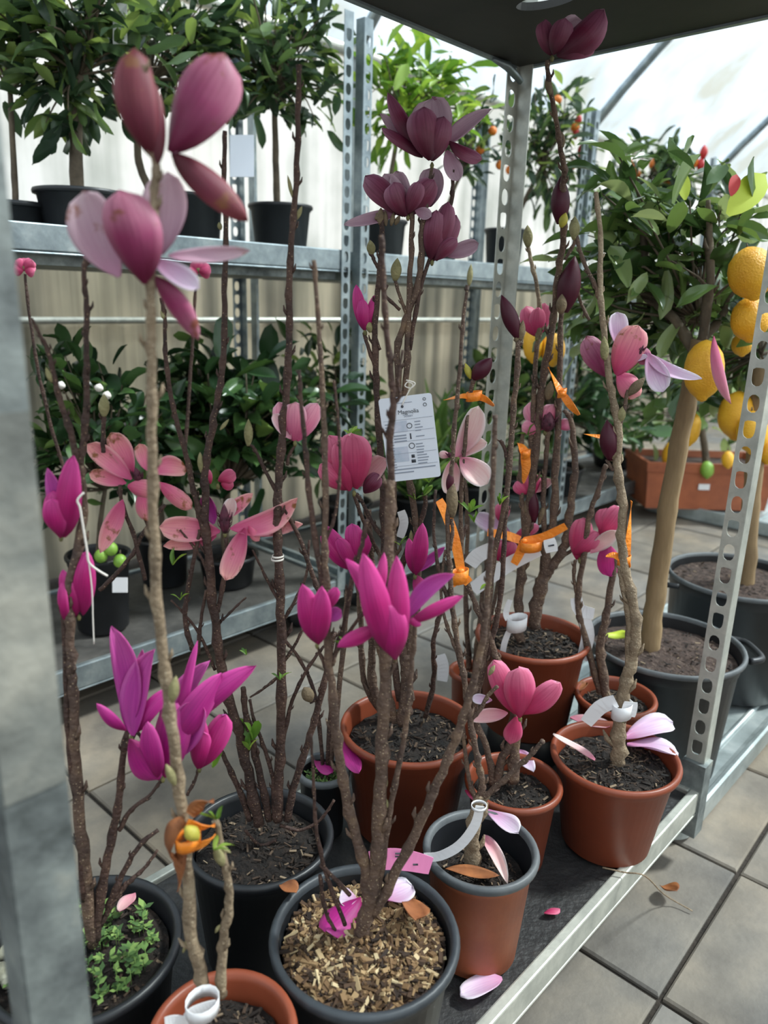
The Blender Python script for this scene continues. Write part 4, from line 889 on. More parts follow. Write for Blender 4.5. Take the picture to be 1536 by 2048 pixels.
# -- small pot behind the right one
r, p, c7, R7, z7 = magnolia('magnolia in the low terracotta pot tucked behind the right front pot', 1152, 1311, 1388, .185, 'terra', chips=260, depth=.028, clen=.014)
branch(r, p, '1214,1400 1202,1320 1204,1270 1212,1230 1226,1145 1232,1110', 11, 6, 'bark'); branch(r, p, '1200,1385 1180,1310 1160,1235 1156,1190 1170,1100 1180,1025 1195,985 1212,930', 8, 5, 'bark'); branch(r, p, '1160,1210 1148,1160 1150,1120', 4, 4, 'bark')
flower(r, p, 'rose', '''1156,1120,1168,1034,24,o,0
1208,1068,1216,1016,20,o,-.05
1200,1074,1244,1014,22,o,0
1148,1110,1194,1066,19,o,.1
1214,1088,1218,1152,24,o:mag,.05
1180,1106,1228,1060,16,i:blush,.15''', base=(1160, 1118), jit=.02)
# -- two little pots further back
r, p, c12, R12, z12 = magnolia('magnolia in the small terracotta pot half hidden left of the tall rear pot', 897, 985, 1338, .125, 'terra', chips=120, depth=.03)
branch(r, p, '938,1338 935,1280 932,1180 935,1040 930,960', 7, 4, 'bark'); branch(r, p, '950,1338 958,1250 970,1150 975,1100', 6, 4, 'bark')
flower(r, p, 'rose', '''1022,1068,948,1030,19,i:lilac,.05
1004,1046,1006,1006,17,o,-.05
1030,1072,1078,1052,12,o,0
1004,1122,984,1082,22,o,.05
1006,1122,1022,1084,22,o,.1''', base=(1008, 1080), jit=.02)
branch(r, p, '1004,1126 990,1200 966,1290 950,1338', 4, 6, 'bark')
r, p, c9, R9, z9 = magnolia('magnolia in the weedy black pot hidden behind the centre terracotta pot', 590, 702, 1534, .14, 'blackpot', rim='greypot', chips=160, depth=.025)
branch(r, p, '655,1530 662,1400 660,1340 640,1310', 6, 4, 'bark_dark'); branch(r, p, '645,1530 632,1400 600,1320 560,1270', 5, 3, 'bark_dark'); branch(r, p, '660,1530 678,1380 690,1250 695,1180', 7, 5, 'bark')
b = MB()
for k in range(60):
    t = rg.uniform(0, 6.28); q = math.sqrt(rg.random()) * (R9 - .02); P0 = Vector((c9.x + q * math.cos(t), c9.y + q * math.sin(t), z9 + .006)); s = rg.uniform(.006, .013)
    for j in range(5):
        a = rg.uniform(0, 6.28); d = Vector((math.cos(a), math.sin(a), rg.uniform(.2, .9))).normalized(); x = d.cross(UP).normalized()
        b.add([tuple(P0), tuple(P0 + d * s * .5 + x * s * .28), tuple(P0 + d * s), tuple(P0 + d * s * .5 - x * s * .28)], [(0, 1, 2, 3)])
tag(b.build('weeds', M['weed'], r), kind='stuff')
# ------------------------------------------------------------------ citrus trees on the right
def ell(pl, cx, cy, rx, ry, n, size, dz=0): t = pl.t(cx, cy, dz); return (pl(cx, cy, dz), rx * t, ry * t, n, size * t)
def fruit(root, pl, x, y, r, ln, mt='lemon', dz=0, tilt=0.0, name='lemon', nip=True):
    t = pl.t(x, y, dz); c = pl(x, y, dz); a = (-CU + CR * math.tan(tilt)).normalized(); P = []; R = []
    prof = [(-1, .08), (-.94, .3), (-.8, .6), (-.55, .87), (-.25, .98), (0, 1), (.25, .97), (.5, .85), (.7, .62), (.8, .44), (.87, .3), (.95, .22), (1, .05)] if nip else [(math.cos(PI * (1 - k / 10)), max(.05, math.sin(PI * k / 10))) for k in range(11)]
    for u, w in prof: P.append(c + a * u * ln * t); R.append(w * r * t)
    b = MB(); b.tube(P, R, 16); f = b.build(name, M[mt], root)
    b = MB(); b.tube([P[0] - a * 8 * t, P[0] + a * t], [1.2 * t, 2 * t], 6); b.build('stalk', M['trunk_dark'], f); return f
ZT = .069
c, R = pot_at(1180, 1478, 1280, CAMZ - .755)
r = empty('lemon_tree', (c.x, c.y, ZT), 'lemon tree with a leaning tan trunk in the nearer big black pot', 'lemon tree', 'lemon trees in black tubs'); p = Plane(c); bp1 = c
pot_mesh(r, c, R, CAMZ - .755, ZT, M['blackpot'], 'soil_brown', rim_m=M['greypot'], chips=260, depth=.035, taper=.82, handles=True, lip=.01)
branch(r, p, '1300,1300 1305,1240 1318,1140 1336,1020 1356,900 1376,800 1392,730 1400,680', 21, 18, 'trunk', name='trunk')
branch(r, p, '1396,720,.02 1350,640,.05 1300,590,.08 1290,520,.08 1285,430,.08', 12, 7, 'trunk_dark'); branch(r, p, '1402,690 1420,560 1418,470 1416,400', 12, 5, 'trunk_dark'); branch(r, p, '1400,690,.02 1450,620,.08 1500,520,.1', 10, 6, 'trunk_dark'); branch(r, p, '1300,600,.08 1230,540,.08 1190,500,.1', 8, 4, 'trunk_dark')
crown(r, 'lemon', [ell(p, 1280, 490, 165, 125, 150, 84, .06), ell(p, 1420, 450, 130, 80, 80, 80, .08), ell(p, 1400, 600, 150, 100, 70, 80, .14), ell(p, 1250, 350, 80, 70, 26, 96, .06), ell(p, 1230, 640, 120, 80, 70, 70, .26), ell(p, 1180, 560, 80, 80, 40, 70, .2), ell(p, 1340, 650, 100, 70, 50, 70, .2)], 11, stems=p(1395, 640, .08))
fruit(r, p, 1503, 548, 44, 54, tilt=.15, dz=-.06); fruit(r, p, 1500, 640, 36, 46, dz=-.02); fruit(r, p, 1408, 742, 38, 62, dz=-.1, tilt=-.08); fruit(r, p, 1484, 690, 20, 24, dz=.1); fruit(r, p, 1066, 690, 20, 38, dz=.3); fruit(r, p, 1106, 700, 24, 34, dz=.32)
rg = random.Random(21)
def tint_leaf(mt, x, y, dz, d, size, nm='leaf'):
    o = put_leaf(r, 'bright', p(x, y, dz), d, size * p.t(x, y, dz), rg); me = leaf_mesh(nm, M[mt], .72, .1, .1); o.data = me; d_ = d.normalized(); x_ = d_.cross(CN).normalized(); z_ = x_.cross(d_); s_ = size * p.t(x, y, dz); R_ = Matrix((x_ * s_, d_ * s_, z_ * s_)).transposed().to_4x4(); R_.translation = p(x, y, dz); o.matrix_basis = R_; return o
tint_leaf('yellowleaf', 1455, 430, -.06, CR * .75 + CU * .8, 120); tint_leaf('red', 1462, 392, -.05, CU + CR * .3, 48); tint_leaf('yellowleaf', 1370, 400, -.02, CU - CR * .1, 60)
# the second tub, further back
c, R = pot_at(1346, 1610, 1148, CAMZ - .735)
r = empty('lemon_tree', (c.x, c.y, ZT), 'lemon tree in the farther black tub, cut off by the right picture edge', 'lemon tree', 'lemon trees in black tubs'); p = Plane(c)
pot_mesh(r, c, R, CAMZ - .735, ZT, M['blackpot'], 'soil_brown', rim_m=M['greypot'], chips=200, depth=.03, taper=.84, handles=True, lip=.01)
branch(r, p, '1490,1180 1498,1060 1508,940 1516,820 1522,720', 19, 17, 'trunk', name='trunk')
crown(r, 'lemon', [ell(p, 1480, 730, 120, 100, 90, 72, .1), ell(p, 1540, 600, 120, 110, 60, 72), ell(p, 1340, 740, 110, 80, 60, 64, .2)], 12, stems=p(1522, 710))
fruit(r, p, 1474, 832, 36, 50, tilt=-.1); fruit(r, p, 1504, 866, 30, 44, dz=-.05); fruit(r, p, 1384, 860, 16, 34, tilt=-.2); fruit(r, p, 1534, 900, 20, 30)
# terracotta trough with a small lemon bush
tc_ = onz(1415, 1020, .08); ea = (CR - UP * CR.z).normalized(); ef = Vector((-ea.y, ea.x, 0)); tc_ = tc_ + ef * .2
r = empty('trough_planter', tc_, 'terracotta trough planter with a low lemon bush and a white sticker', 'planter'); p = Plane(tc_); t = p.t(1415, 980)
m = MB(); hw, hd, hh = 125 * t, .19, 92 * t; z0 = .074
def ringq(a, d, z): return [tuple(tc_ + ea * a * s + ef * d * q + UP * (z - tc_.z)) for s, q in ((-1, -1), (1, -1), (1, 1), (-1, 1))]
V = []; 
for a, d, z in ((.93, .9, 0), (.98, .96, hh * .8), (1.0, 1.0, hh * .8), (1.01, 1.02, hh), (.95, .94, hh), (.93, .9, hh * .85)): V += ringq(hw * a, hd * d, z0 + z)
F = [(3, 2, 1, 0)] + [(4 * k + j, 4 * k + (j + 1) % 4, 4 * k + 4 + (j + 1) % 4, 4 * k + 4 + j) for k in range(5) for j in range(4)]
m.add(V, F); pt_ = m.build('trough', M['terra_dusty'], r, smooth=False)
m = MB(); m.add(ringq(hw * .93, hd * .9, z0 + hh * .86), [(0, 1, 2, 3)]); m.build('soil', M['soil_brown'], r)
m = MB(); m.box(tc_ + ea * (-.03) - ef * (hd * .96) + UP * (z0 + hh * .5 - tc_.z), (ea, ef, UP), (.03, .002, .016)); m.build('sticker', M['white_tag'], pt_, smooth=False)
branch(r, p, '1415,960 1410,900 1400,840 1390,790', 8, 6, 'trunk_dark', name='trunk')
crown(r, 'lemon', [ell(p, 1400, 800, 120, 70, 60, 44, .1), ell(p, 1300, 830, 80, 60, 40, 44), ell(p, 1230, 820, 60, 60, 20, 40, 0)], 13, stems=p(1400, 840))
fruit(r, p, 1345, 914, 20, 32, dz=-.2); fruit(r, p, 1414, 940, 13, 18, 'lime', dz=-.2, name='lime'); fruit(r, p, 1456, 920, 12, 18, dz=-.2)
# ------------------------------------------------------------------ trees on the raised shelf behind
def shelf_tree(label, xc, half, ytop, off, z0, trunk, tr, blobs, kind, seed, grp, soil='soil', fr=None, stem_m='trunk_dark', nm='potted_tree', chips=0, cap=260, cat='potted tree'):
    a, _ = ax_on(xc, ytop, off); pc = W(a, off, z0); pl = Plane(pc); t = pl.t(xc, ytop); zr = pl(xc, ytop).z; root = empty(nm, (pc.x, pc.y, z0), label, cat, grp)
    pot_mesh(root, pc, half * t, zr, z0 + .001, M['blackpot'], soil, chips=chips, depth=.03, taper=.78)
    if trunk:
        branch(root, pl, trunk, tr, tr * .75, stem_m, name='trunk'); e = pts(trunk)[-1]; st_ = pl(e[0], e[1])
    else: st_ = Vector((pc.x, pc.y, zr))
    crown(root, kind, [ell(pl, *q) for q in blobs], seed, stems=st_, cap=cap, stem_m=stem_m)
    return root, pl
ZTOP = ZS - .009; ZLOW = .171; G1 = 'potted trees on the raised shelf'
shelf_tree('black tree pot at the far left end of the raised shelf', 32, 62, 405, 2.1, ZTOP, '32,420 26,300 20,180', 7, [(10, 60, 90, 120, 70, 76), (60, 150, 60, 60, 30, 66)], 'tree', 30, G1)
shelf_tree('tree with a thick brown trunk in the largest black pot on the raised shelf', 160, 90, 382, 2.02, ZTOP, '155,400 152,300 152,200 158,150', 15, [(90, 60, 120, 100, 110, 84), (200, 90, 120, 90, 110, 80), (110, 200, 90, 70, 60, 72), (240, 20, 120, 70, 60, 80)], 'tree', 31, G1)
shelf_tree('tree with a slim dark trunk in the black pot behind the blurred blooms', 385, 64, 390, 2.12, ZTOP, '330,420 290,360 275,300 285,220 300,160', 9, [(330, 60, 130, 110, 170, 70), (400, 120, 100, 90, 90, 64)], 'tree', 32, G1)
shelf_tree('tree with a slender straight trunk in the black pot left of the tall grey column', 561, 65, 410, 2.05, ZTOP, '554,430 552,340 550,250 548,180', 8, [(530, 60, 140, 120, 170, 62), (620, 190, 90, 90, 80, 58), (470, 170, 80, 90, 60, 62), (640, 40, 70, 70, 50, 60)], 'tree', 33, G1)
rt, pl = shelf_tree('bright leafy tree in the black pot just right of the tall grey column', 770, 46, 440, 2.1, ZTOP, '775,460 778,380 790,300 800,240', 6, [(830, 170, 110, 80, 170, 52), (760, 230, 60, 80, 70, 48), (900, 220, 80, 70, 70, 48)], 'bright', 34, G1)
rt, pl = shelf_tree('small orange tree on the shelf left of the far slotted post', 880, 42, 450, 2.1, ZTOP, '885,470 900,400 930,330', 5, [(950, 270, 75, 65, 150, 40)], 'tree', 35, G1)
for x, y in ((935, 250), (960, 300), (985, 262), (1000, 330)): fruit(rt, pl, x, y, 9, 9, 'orange_fruit', name='orange', nip=False)
rt, pl = shelf_tree('orange tree with red blossoms behind the far slotted post', 1010, 42, 458, 2.1, ZTOP, '1015,470 1050,400 1085,330', 6, [(1100, 260, 85, 85, 150, 44), (1110, 370, 80, 70, 100, 42)], 'tree', 36, G1)
for x, y in ((1020, 340), (1028, 372), (1145, 330), (1115, 200), (1150, 255)): fruit(rt, pl, x, y, 9, 9, 'orange_fruit', name='orange', nip=False)
for x, y in ((1150, 265), (1160, 300), (1155, 240)): bud(rt, pl, x, y + 14, x + 4, y - 14, 7, 'red', name='blossom')
rt, pl = shelf_tree('kumquat tree dotted with small orange fruit behind the lemon foliage', 1270, 40, 470, 2.15, ZTOP, '1275,480 1280,420 1290,380', 5, [(1290, 350, 100, 60, 170, 40), (1230, 420, 70, 50, 80, 38), (1380, 400, 80, 50, 60, 38)], 'tree', 37, G1)
for x, y in ((1255, 330), (1310, 330), (1270, 350), (1250, 390), (1225, 365), (1385, 325), (1340, 360)): fruit(rt, pl, x, y, 12, 12, 'orange_fruit', name='kumquat', nip=False)
for x, y in ((1406, 305), (1400, 330)): bud(rt, pl, x, y + 14, x + 3, y - 16, 8, 'red', name='blossom')
# ------------------------------------------------------------------ shrubs on the low shelf behind
G2 = 'shrubs on the low shelves behind'
rt, pl = shelf_tree('lime bush in a black pot with white sticker, left on the low shelf', 196, 64, 1105, 2.0, ZLOW, '196,1120 200,1050 210,980', 6, [(190, 830, 140, 110, 230, 66), (150, 730, 90, 60, 60, 60), (120, 940, 80, 80, 70, 60)], 'bush', 41, G2, cap=220, nm='potted_shrub', cat='shrub')
for x, y in ((202, 1112), (222, 1098), (240, 1122)): fruit(rt, pl, x, y, 13, 14, 'lime', dz=-.1, name='lime', nip=False)
q = pl(240, 1170, -.13); m = MB(); m.box(q, (CR, CN, CU), (14 * pl.t(240, 1170), .002, 14 * pl.t(240, 1170))); m.build('sticker', M['white_tag'], rt, smooth=False)
for k, (x, y) in enumerate(((196, 775), (212, 790), (205, 810), (120, 770))): bud(rt, pl, x, y + 8, x + 4, y - 8, 9, 'thread', dz=-.2, name='blossom')
shelf_tree('dense dark camellia bush in the black pot behind the salmon star bloom', 455, 62, 1105, 2.05, ZLOW, '455,1120 450,1060 455,980', 10, [(480, 800, 150, 120, 240, 74), (400, 890, 120, 100, 110, 70), (600, 850, 100, 120, 130, 66), (420, 720, 80, 50, 50, 62)], 'bush', 42, G2, cap=300, nm='potted_shrub', cat='shrub')
shelf_tree('camellia in a black pot between the lime bush and the dense dark bush', 325, 55, 1070, 2.2, ZLOW, '325,1080 320,1000 315,940', 7, [(310, 890, 120, 100, 200, 62)], 'bush', 43, G2, cap=200, nm='potted_shrub', cat='shrub')
shelf_tree('leafy shrub in a black pot directly behind the tall grey column', 690, 55, 1000, 2.2, ZLOW, '690,1010 690,950 685,900', 6, [(690, 840, 90, 120, 170, 56), (650, 700, 60, 50, 40, 48)], 'tree', 44, G2, cap=200, nm='potted_shrub', cat='shrub')
def straps(label, xc, half, ytop, off, n, ln, seed):
    a, _ = ax_on(xc, ytop, off); pc = W(a, off, ZLOW); pl = Plane(pc); t = pl.t(xc, ytop); zr = pl(xc, ytop).z; root = empty('strap_leaf_plant', (pc.x, pc.y, ZLOW), label, 'potted plant', G2)
    pot_mesh(root, pc, half * t, zr, ZLOW + .001, M['blackpot'], 'soil', chips=0, depth=.02, taper=.78); g = random.Random(seed)
    for k in range(n):
        d = Vector((g.gauss(0, .5), g.gauss(0, .5), 1)); put_leaf(root, 'grass', Vector((pc.x + g.gauss(0, .02), pc.y + g.gauss(0, .02), zr - .02)), d, ln * t * g.uniform(.6, 1.1), g)
straps('grassy strap-leaved plant in a black pot below the white label card', 830, 50, 990, 2.0, 70, 170, 51); straps('taller strap-leaved plant in a black pot behind the blush bloom', 945, 52, 965, 2.1, 80, 190, 52); straps('spiky strap-leaved plant on the low shelf just left of the far slotted post', 890, 40, 940, 2.2, 50, 210, 53)
shelf_tree('dark shrub in a black pot on the low shelf right of the far slotted post', 1110, 60, 930, 2.0, ZLOW, '1110,940 1112,880 1115,840', 6, [(1120, 780, 100, 100, 190, 48), (1190, 850, 80, 70, 90, 46)], 'bush', 45, G2, cap=190, nm='potted_shrub', cat='shrub')
shelf_tree('dark shrub at the far right end of the low shelves', 1230, 48, 900, 2.1, ZLOW, '1230,905 1232,860 1235,830', 5, [(1235, 780, 80, 90, 170, 46)], 'bush', 46, G2, cap=150, nm='potted_shrub', cat='shrub')
shelf_tree('shrub with yellowing leaves in a black pot between the strap-leaved plants', 1010, 50, 950, 2.2, ZLOW, '1010,960 1008,900 1005,850', 5, [(990, 790, 90, 100, 190, 48)], 'tree', 47, G2, cap=160, nm='potted_shrub', cat='shrub')
# two pink camellia blooms on bare stems against the shelf edge
for lab, x, y, s in (('bright pink camellia bloom beside the near left post', 50, 534, '50,548 60,640 80,760 110,880 150,1000'), ('pink camellia bloom under the near mauve bloom, in front of the raised shelf', 398, 538, '392,552 388,640 380,760 370,900')):
    a, _ = ax_on(x, y, 1.72); pc = W(a, 1.72, 0); pl = Plane(pc); t = pl.t(x, y); root = empty('camellia_stem', (pc.x, pc.y, .18), lab, 'flower', 'pink camellia blooms'); branch(root, pl, s, 3, 4, 'bark_dark'); g = random.Random(x)
    f = MB(); c = pl(x, y); f.tube([c - CU * 8 * t, c], [3 * t, 6 * t], 8); f = f.build('bloom', M['receptacle'], root)
    for k in range(9):
        an = g.uniform(-2.2, 2.2); petal(f, 'rose', c - CU * 6 * t + CN * .004 * k / 9, c + (CU * math.cos(an) * 18 + CR * math.sin(an) * 24) * t + CN * .006 * k / 9, 13 * t, 'o')
# ------------------------------------------------------------------ label card, tags, ribbons, strings
pl = Plane((.06, 1.02)); q = [pl(764, 797), pl(867, 786), pl(878, 952), pl(771, 966)]
root = empty('plant_label', pl(820, 795), 'white printed plant label card hanging in the middle of the stems', 'label')
X = ((q[1] - q[0]) + (q[2] - q[3])).normalized(); Z = ((q[0] - q[3]) + (q[1] - q[2])); Z = (Z - X * Z.dot(X)).normalized(); Y = Z.cross(X); cw = ((q[1] - q[0]).length + (q[2] - q[3]).length) / 2; chh = ((q[0] - q[3]).length + (q[1] - q[2]).length) / 2; cc = sum(q, Vector()) / 4
nF = Y if Y.dot(CN) > 0 else -Y
M['card'] = mat('white_card', '#dfe3ec', .4)
m = MB(); P2 = []
for sx, sz, a0 in ((1, 1, 0), (-1, 1, 90), (-1, -1, 180), (1, -1, 270)):
    for k in range(4): th = math.radians(a0 + 30 * k); P2.append((sx * (cw / 2 - .004) + .004 * math.cos(th), sz * (chh / 2 - .004) + .004 * math.sin(th)))
n = len(P2); V = [tuple(cc + X * a + Z * b_ + nF * s) for s in (.0004, -.0004) for a, b_ in P2]
m.add(V, [tuple(range(n)), tuple(range(2 * n - 1, n - 1, -1))] + [(j, n + j, n + (j + 1) % n, (j + 1) % n) for j in range(n)]); m.build('card', M['card'], root, smooth=False)
def cp(u, v): return cc + X * (u - .5) * cw + Z * (.5 - v) * chh + nF * .0008      # u, v from the top left of the card
def text(body, u, v, size, mt, name='lettering'):
    cu = bpy.data.curves.new(name, 'FONT'); cu.body = body; cu.size = size; cu.align_x = 'CENTER'; cu.extrude = .0001
    to = bpy.data.objects.new('tmp', cu); col.objects.link(to); dg = bpy.context.evaluated_depsgraph_get(); me = bpy.data.meshes.new_from_object(to.evaluated_get(dg)); bpy.data.objects.remove(to)
    R = Matrix((X, Z, nF)).transposed().to_4x4(); R.translation = cp(u, v); me.transform(R); me.materials.clear(); return link(name, me, mt, root)
text('Magnolia', .53, .205, cw * .112, M['ink']); text("'Susan'", .52, .245, cw * .075, M['ink_soft'])
m = MB(); g = random.Random(4)
def bar(mm, u0, u1, v, h=.006): mm.box(cp((u0 + u1) / 2, v), (X, Z, nF), ((u1 - u0) * cw / 2, h * chh, .0002))
for k in range(4):
    bar(m, .62, .62 + g.uniform(.1, .16), .31 + .035 * k); bar(m, .6, .6 + g.uniform(.12, .2), .575 + .035 * k); bar(m, .6, .6 + g.uniform(.16, .22), .71 + .033 * k); bar(m, .06, .06 + g.uniform(.1, .16), .31 + .035 * k)
bar(m, .62, .78, .485); bar(m, .3, .62, .075, .003)
for k in range(3): bar(m, .2, .44, .455 + .034 * k, .008)
for k in range(10): bar(m, .05, .05 + g.uniform(.1, .15), .56 + .034 * k, .005)
bar(m, .12, .92, .86, .007); bar(m, .12, .5, .9, .007); m.build('small_print', M['ink_soft'], root, smooth=False)
m = MB()
for v in (.27, .41, .53, .67, .82): bar(m, .04, .97, v - .0, .0015)
m.build('rule_lines', M['ink_soft'], root, smooth=False)
m = MB()
def rng(u, v, r, w): m.tube([cp(u, v) + (X * math.cos(a) + Z * math.sin(a)) * r for a in [2 * PI * k / 14 for k in range(15)]], w, 5)
rng(.52, .35, .0035, .0005); rng(.52, .59, .0038, .0005); rng(.855, .06, .0018, .0004); rng(.855, .125, .0022, .0004)
m.box(cp(.52, .475), (X, Z, nF), (.0009, .004, .0002)); m.box(cp(.52, .715), (X, Z, nF), (.0022, .0022, .0002)); m.box(cp(.52, .775), (X, Z, nF), (.003, .0022, .0002)); rng(.43, .118, .0012, .0008); m.build('icons', M['ink'], root)
M['card_pic'] = noisy('faded_picture', [(.3, '#aebccb'), (.7, '#cfcfdc')], 60, .5)
m = MB(); m.box(cp(.33, .35) - nF * .0002, (X, Z, nF), (cw * .15, chh * .065, .0001)); m.box(cp(.3, .68) - nF * .0002, (X, Z, nF), (cw * .14, chh * .09, .0001)); m.build('picture', M['card_pic'], root, smooth=False)
m = MB(); m.tube(catmull([cp(.43, .1) + nF * .001, pl(818, 782), pl(826, 770), pl(816, 764), pl(810, 772), pl(822, 776), pl(830, 766), pl(812, 760)], 5), .0009, 6); m.build('tie_string', M['thread'], root)
def ribbon(label, pl, tails, loop=None, name='ribbon', mt='orange', cat='ribbon', grp='orange ribbons tied to the stems', w=7, dz=0, knot=True, tw=1.5):
    root = None; first = pts(tails[0])[0]; t = pl.t(first[0], first[1], dz); root = empty(name, pl(first[0], first[1], dz), label, cat, grp)
    for s in tails:
        b = MB(); P = catmull([pl(x, y, dz) for x, y in pts(s)], 4); k = len(P); strip(b, P, [w * t * (.55 + .45 * math.sin(PI * (.25 + .6 * i / k))) for i in range(k)], tw=tw); b.build('tail', M[mt], root, smooth=False)
    if loop:
        b = MB(); ring(b, pl(loop[0], loop[1], dz + .004), loop[2] * t, loop[3] * t); b.build('loop', M[mt], root)
    if knot:
        b = MB(); c = pl(first[0], first[1], dz) + CN * .003; b.tube([c - CR * w * t * .6 + CU * w * t * .3, c - CR * w * t * .2, c + CR * w * t * .3, c + CR * w * t * .6 - CU * w * t * .3], [w * t * .25, w * t * .6, w * t * .55, w * t * .2], 8); b.build('knot', M[mt], root)
    return root
P4 = Plane(c4); P6 = Plane(c6); P5 = Plane(c5); P3 = Plane(c3); P11 = Plane(c11); P10 = Plane(c10); P7 = Plane(c7); P1 = Plane(c1)
ribbon('orange ribbon with drooping ends tied under the dark bud near the white card', P4, ['948,795 925,792 888,800', '952,792 970,798 988,812'], (948, 792, 16, 9), dz=-.01)
ribbon('orange ribbon knotted with two long tails below the pink tulip bloom', P6, ['1124,788 1112,766 1096,734', '1128,792 1142,812 1158,830'], (1124, 786, 9, 8), w=8, dz=-.04)
ribbon('short orange ribbon hanging straight down beside the pink faded bloom', P6, ['1050,908 1052,935 1046,965', '1050,905 1042,893 1034,886'], (1052, 908, 9, 8), w=10, dz=-.03)
ribbon('long orange ribbon falling diagonally to a bow left of the rear pot', P4, ['922,1142 910,1080 893,1030 878,1000', '925,1152 938,1166', '916,1155 902,1168'], (920, 1152, 17, 13), w=10, dz=-.05, tw=.2)
ribbon('yellow-orange ribbon bow across the white strip above the rear pot', P6, ['1048,1082 1085,1075 1132,1052', '1046,1086 1040,1105 1028,1128', '1040,1080 1010,1070 975,1065'], (1062, 1090, 22, 10), w=9, dz=-.06, tw=.3)
ribbon('orange ribbon tied round the right stem below the drooping rose petals', P5, ['1244,1118 1228,1110 1212,1112', '1250,1122 1258,1135', '1254,1110 1258,1060 1263,1002'], (1248, 1120, 13, 9), w=8, dz=.0)
ribbon('stray orange ribbon end poking out left of the burgundy bud', P5, ['1210,874 1192,872 1168,868'], None, w=5, dz=.02, knot=False)
r = ribbon('blurred orange ribbon with shrivelled brown leaves on the near stem', P11, ['372,1690 400,1690 428,1672', '372,1650 400,1655 430,1650'], (376, 1680, 26, 13), w=15, dz=-.02)
for s in ('368,1640 345,1660 335,1700 355,1720', '365,1700 356,1740 358,1775', '380,1630 400,1608 428,1602'):
    b = MB(); P = catmull([P11(x, y, -.015) for x, y in pts(s)], 4); strip(b, P, [.004 + .005 * math.sin(PI * i / len(P)) for i in range(len(P))], tw=1.6); b.build('shrivelled_leaf', M['deadleaf'], r)
b2 = bud(r, P11, 372, 1655, 398, 1680, 15, M['bud_yellow'], dz=-.03, name='yellow_leaf_bud')
def wtag(label, pl, tails, loop=None, w=12, dz=0, mt='white_tag', tw=.2, ink=None):
    r = ribbon(label, pl, tails, loop, 'plant_tag', mt, 'tag', 'plastic plant tags', w, dz, False, tw)
    if ink:
        for x0, y0, x1, y1 in ink: b = MB(); strip(b, [pl(x0, y0, dz) + CN * .0016, pl(x1, y1, dz) + CN * .0016], 1.6 * pl.t(x0, y0, dz)); b.build('print', M['ink'], r)
    return r
wtag('white plastic loop round the near grey stem at the bottom edge', P11, ['372,2050 385,2030 410,2018 434,2010', '330,2048 355,2044 385,2050'], (405, 2010, 34, 15), w=15, dz=-.03, ink=[(410, 2034, 428, 2020)])
wtag('white plastic band with a long curling tail on the grey-rimmed pot trunk', P3, ['960,1612 950,1650 920,1690 880,1712 848,1714'], (958, 1612, 16, 3), w=10, dz=-.05)
wtag('pink plastic tag strip lying behind the front stems', Plane((.0, .83)), ['740,1722 780,1718 820,1722 862,1732'], None, w=22, mt='pink_tag', ink=[(790, 1706, 816, 1706), (790, 1712, 806, 1712), (786, 1736, 800, 1734), (826, 1728, 836, 1728)], tw=.1)
wtag('white plastic tag with a folded tail on the thick stem of the right front pot', P5, ['1262,1404 1256,1432', '1232,1402 1200,1415 1172,1446'], (1244, 1420, 20, 15), w=15, dz=-.02)
wtag('white plastic loop on the stem in the rear pot with thin tails', P6, ['1018,1262 1008,1290 1003,1330', '1016,1240 1012,1225 1020,1200'], (1034, 1246, 20, 13), w=6, dz=-.06, ink=[(1026, 1252, 1036, 1250)])
wtag('crumpled white tag between the rear pot and the lemon tub', P7, ['1152,1195 1160,1220 1188,1228', '1166,1230 1176,1270 1164,1320'], None, w=13, dz=-.0)
wtag('long white paper strip running diagonally above the rear pot', P6, ['945,1180 985,1150 1030,1122 1078,1100', '940,1130 955,1112 985,1096'], None, w=15, dz=-.04)
wtag('small white tag with a dark dash beside the yellow-orange bow', P6, ['1098,1078 1104,1104'], None, w=13, dz=-.07, ink=[(1096, 1092, 1108, 1090)])
wtag('cloudy white plastic tag hanging behind the centre pot', Plane((.2, 1.5)), ['880,1310 886,1335 884,1362'], None, w=12)
wtag('white folded paper tag peeping out behind the centre stems', Plane((.05, 1.3)), ['802,1022 808,1045 800,1075', '765,1140 772,1085'], None, w=9)
b = MB(); b.tube(catmull([P10(x, y, -.02) for x, y in pts('168,985 155,1000 160,1015 165,1045 174,1100 178,1125 195,1140 215,1152')], 4), .0012, 6); b.tube(catmull([P10(x, y, -.02) for x, y in pts('176,1110 184,1180 186,1240 188,1288')], 4), .0007, 6)
tag(b.build('thread', M['thread']), 'white thread dangling beside the magenta blooms at the left', 'thread')
b = MB(); ring(b, Plane(c8)(556, 1112), .008, .0012); ring(b, Plane(c8)(555, 1118), .0085, .0012); tag(b.build('thread', M['thread']), 'white thread wound round the thick dark stem', 'thread')
# hanging grey cards on the row behind
pc = Plane(W(ax_on(484, 310, 1.95)[0], 1.95)); t = pc.t(484, 310); b = MB(); b.box(pc(484, 312), (CR, CN, CU), (24 * t, .001, 42 * t)); tag(b.build('plant_label', M['card'], smooth=False), 'blank grey-white card hanging among the trees behind', 'label')
pc = Plane(W(ax_on(238, 50, 1.95)[0], 1.95)); t = pc.t(238, 50); b = MB(); b.box(pc(240, 30), (CR, CN, CU), (14 * t, .001, 58 * t)); tag(b.build('plant_label', M['white_tag'], smooth=False), 'white strip label hanging in the top left tree', 'label')
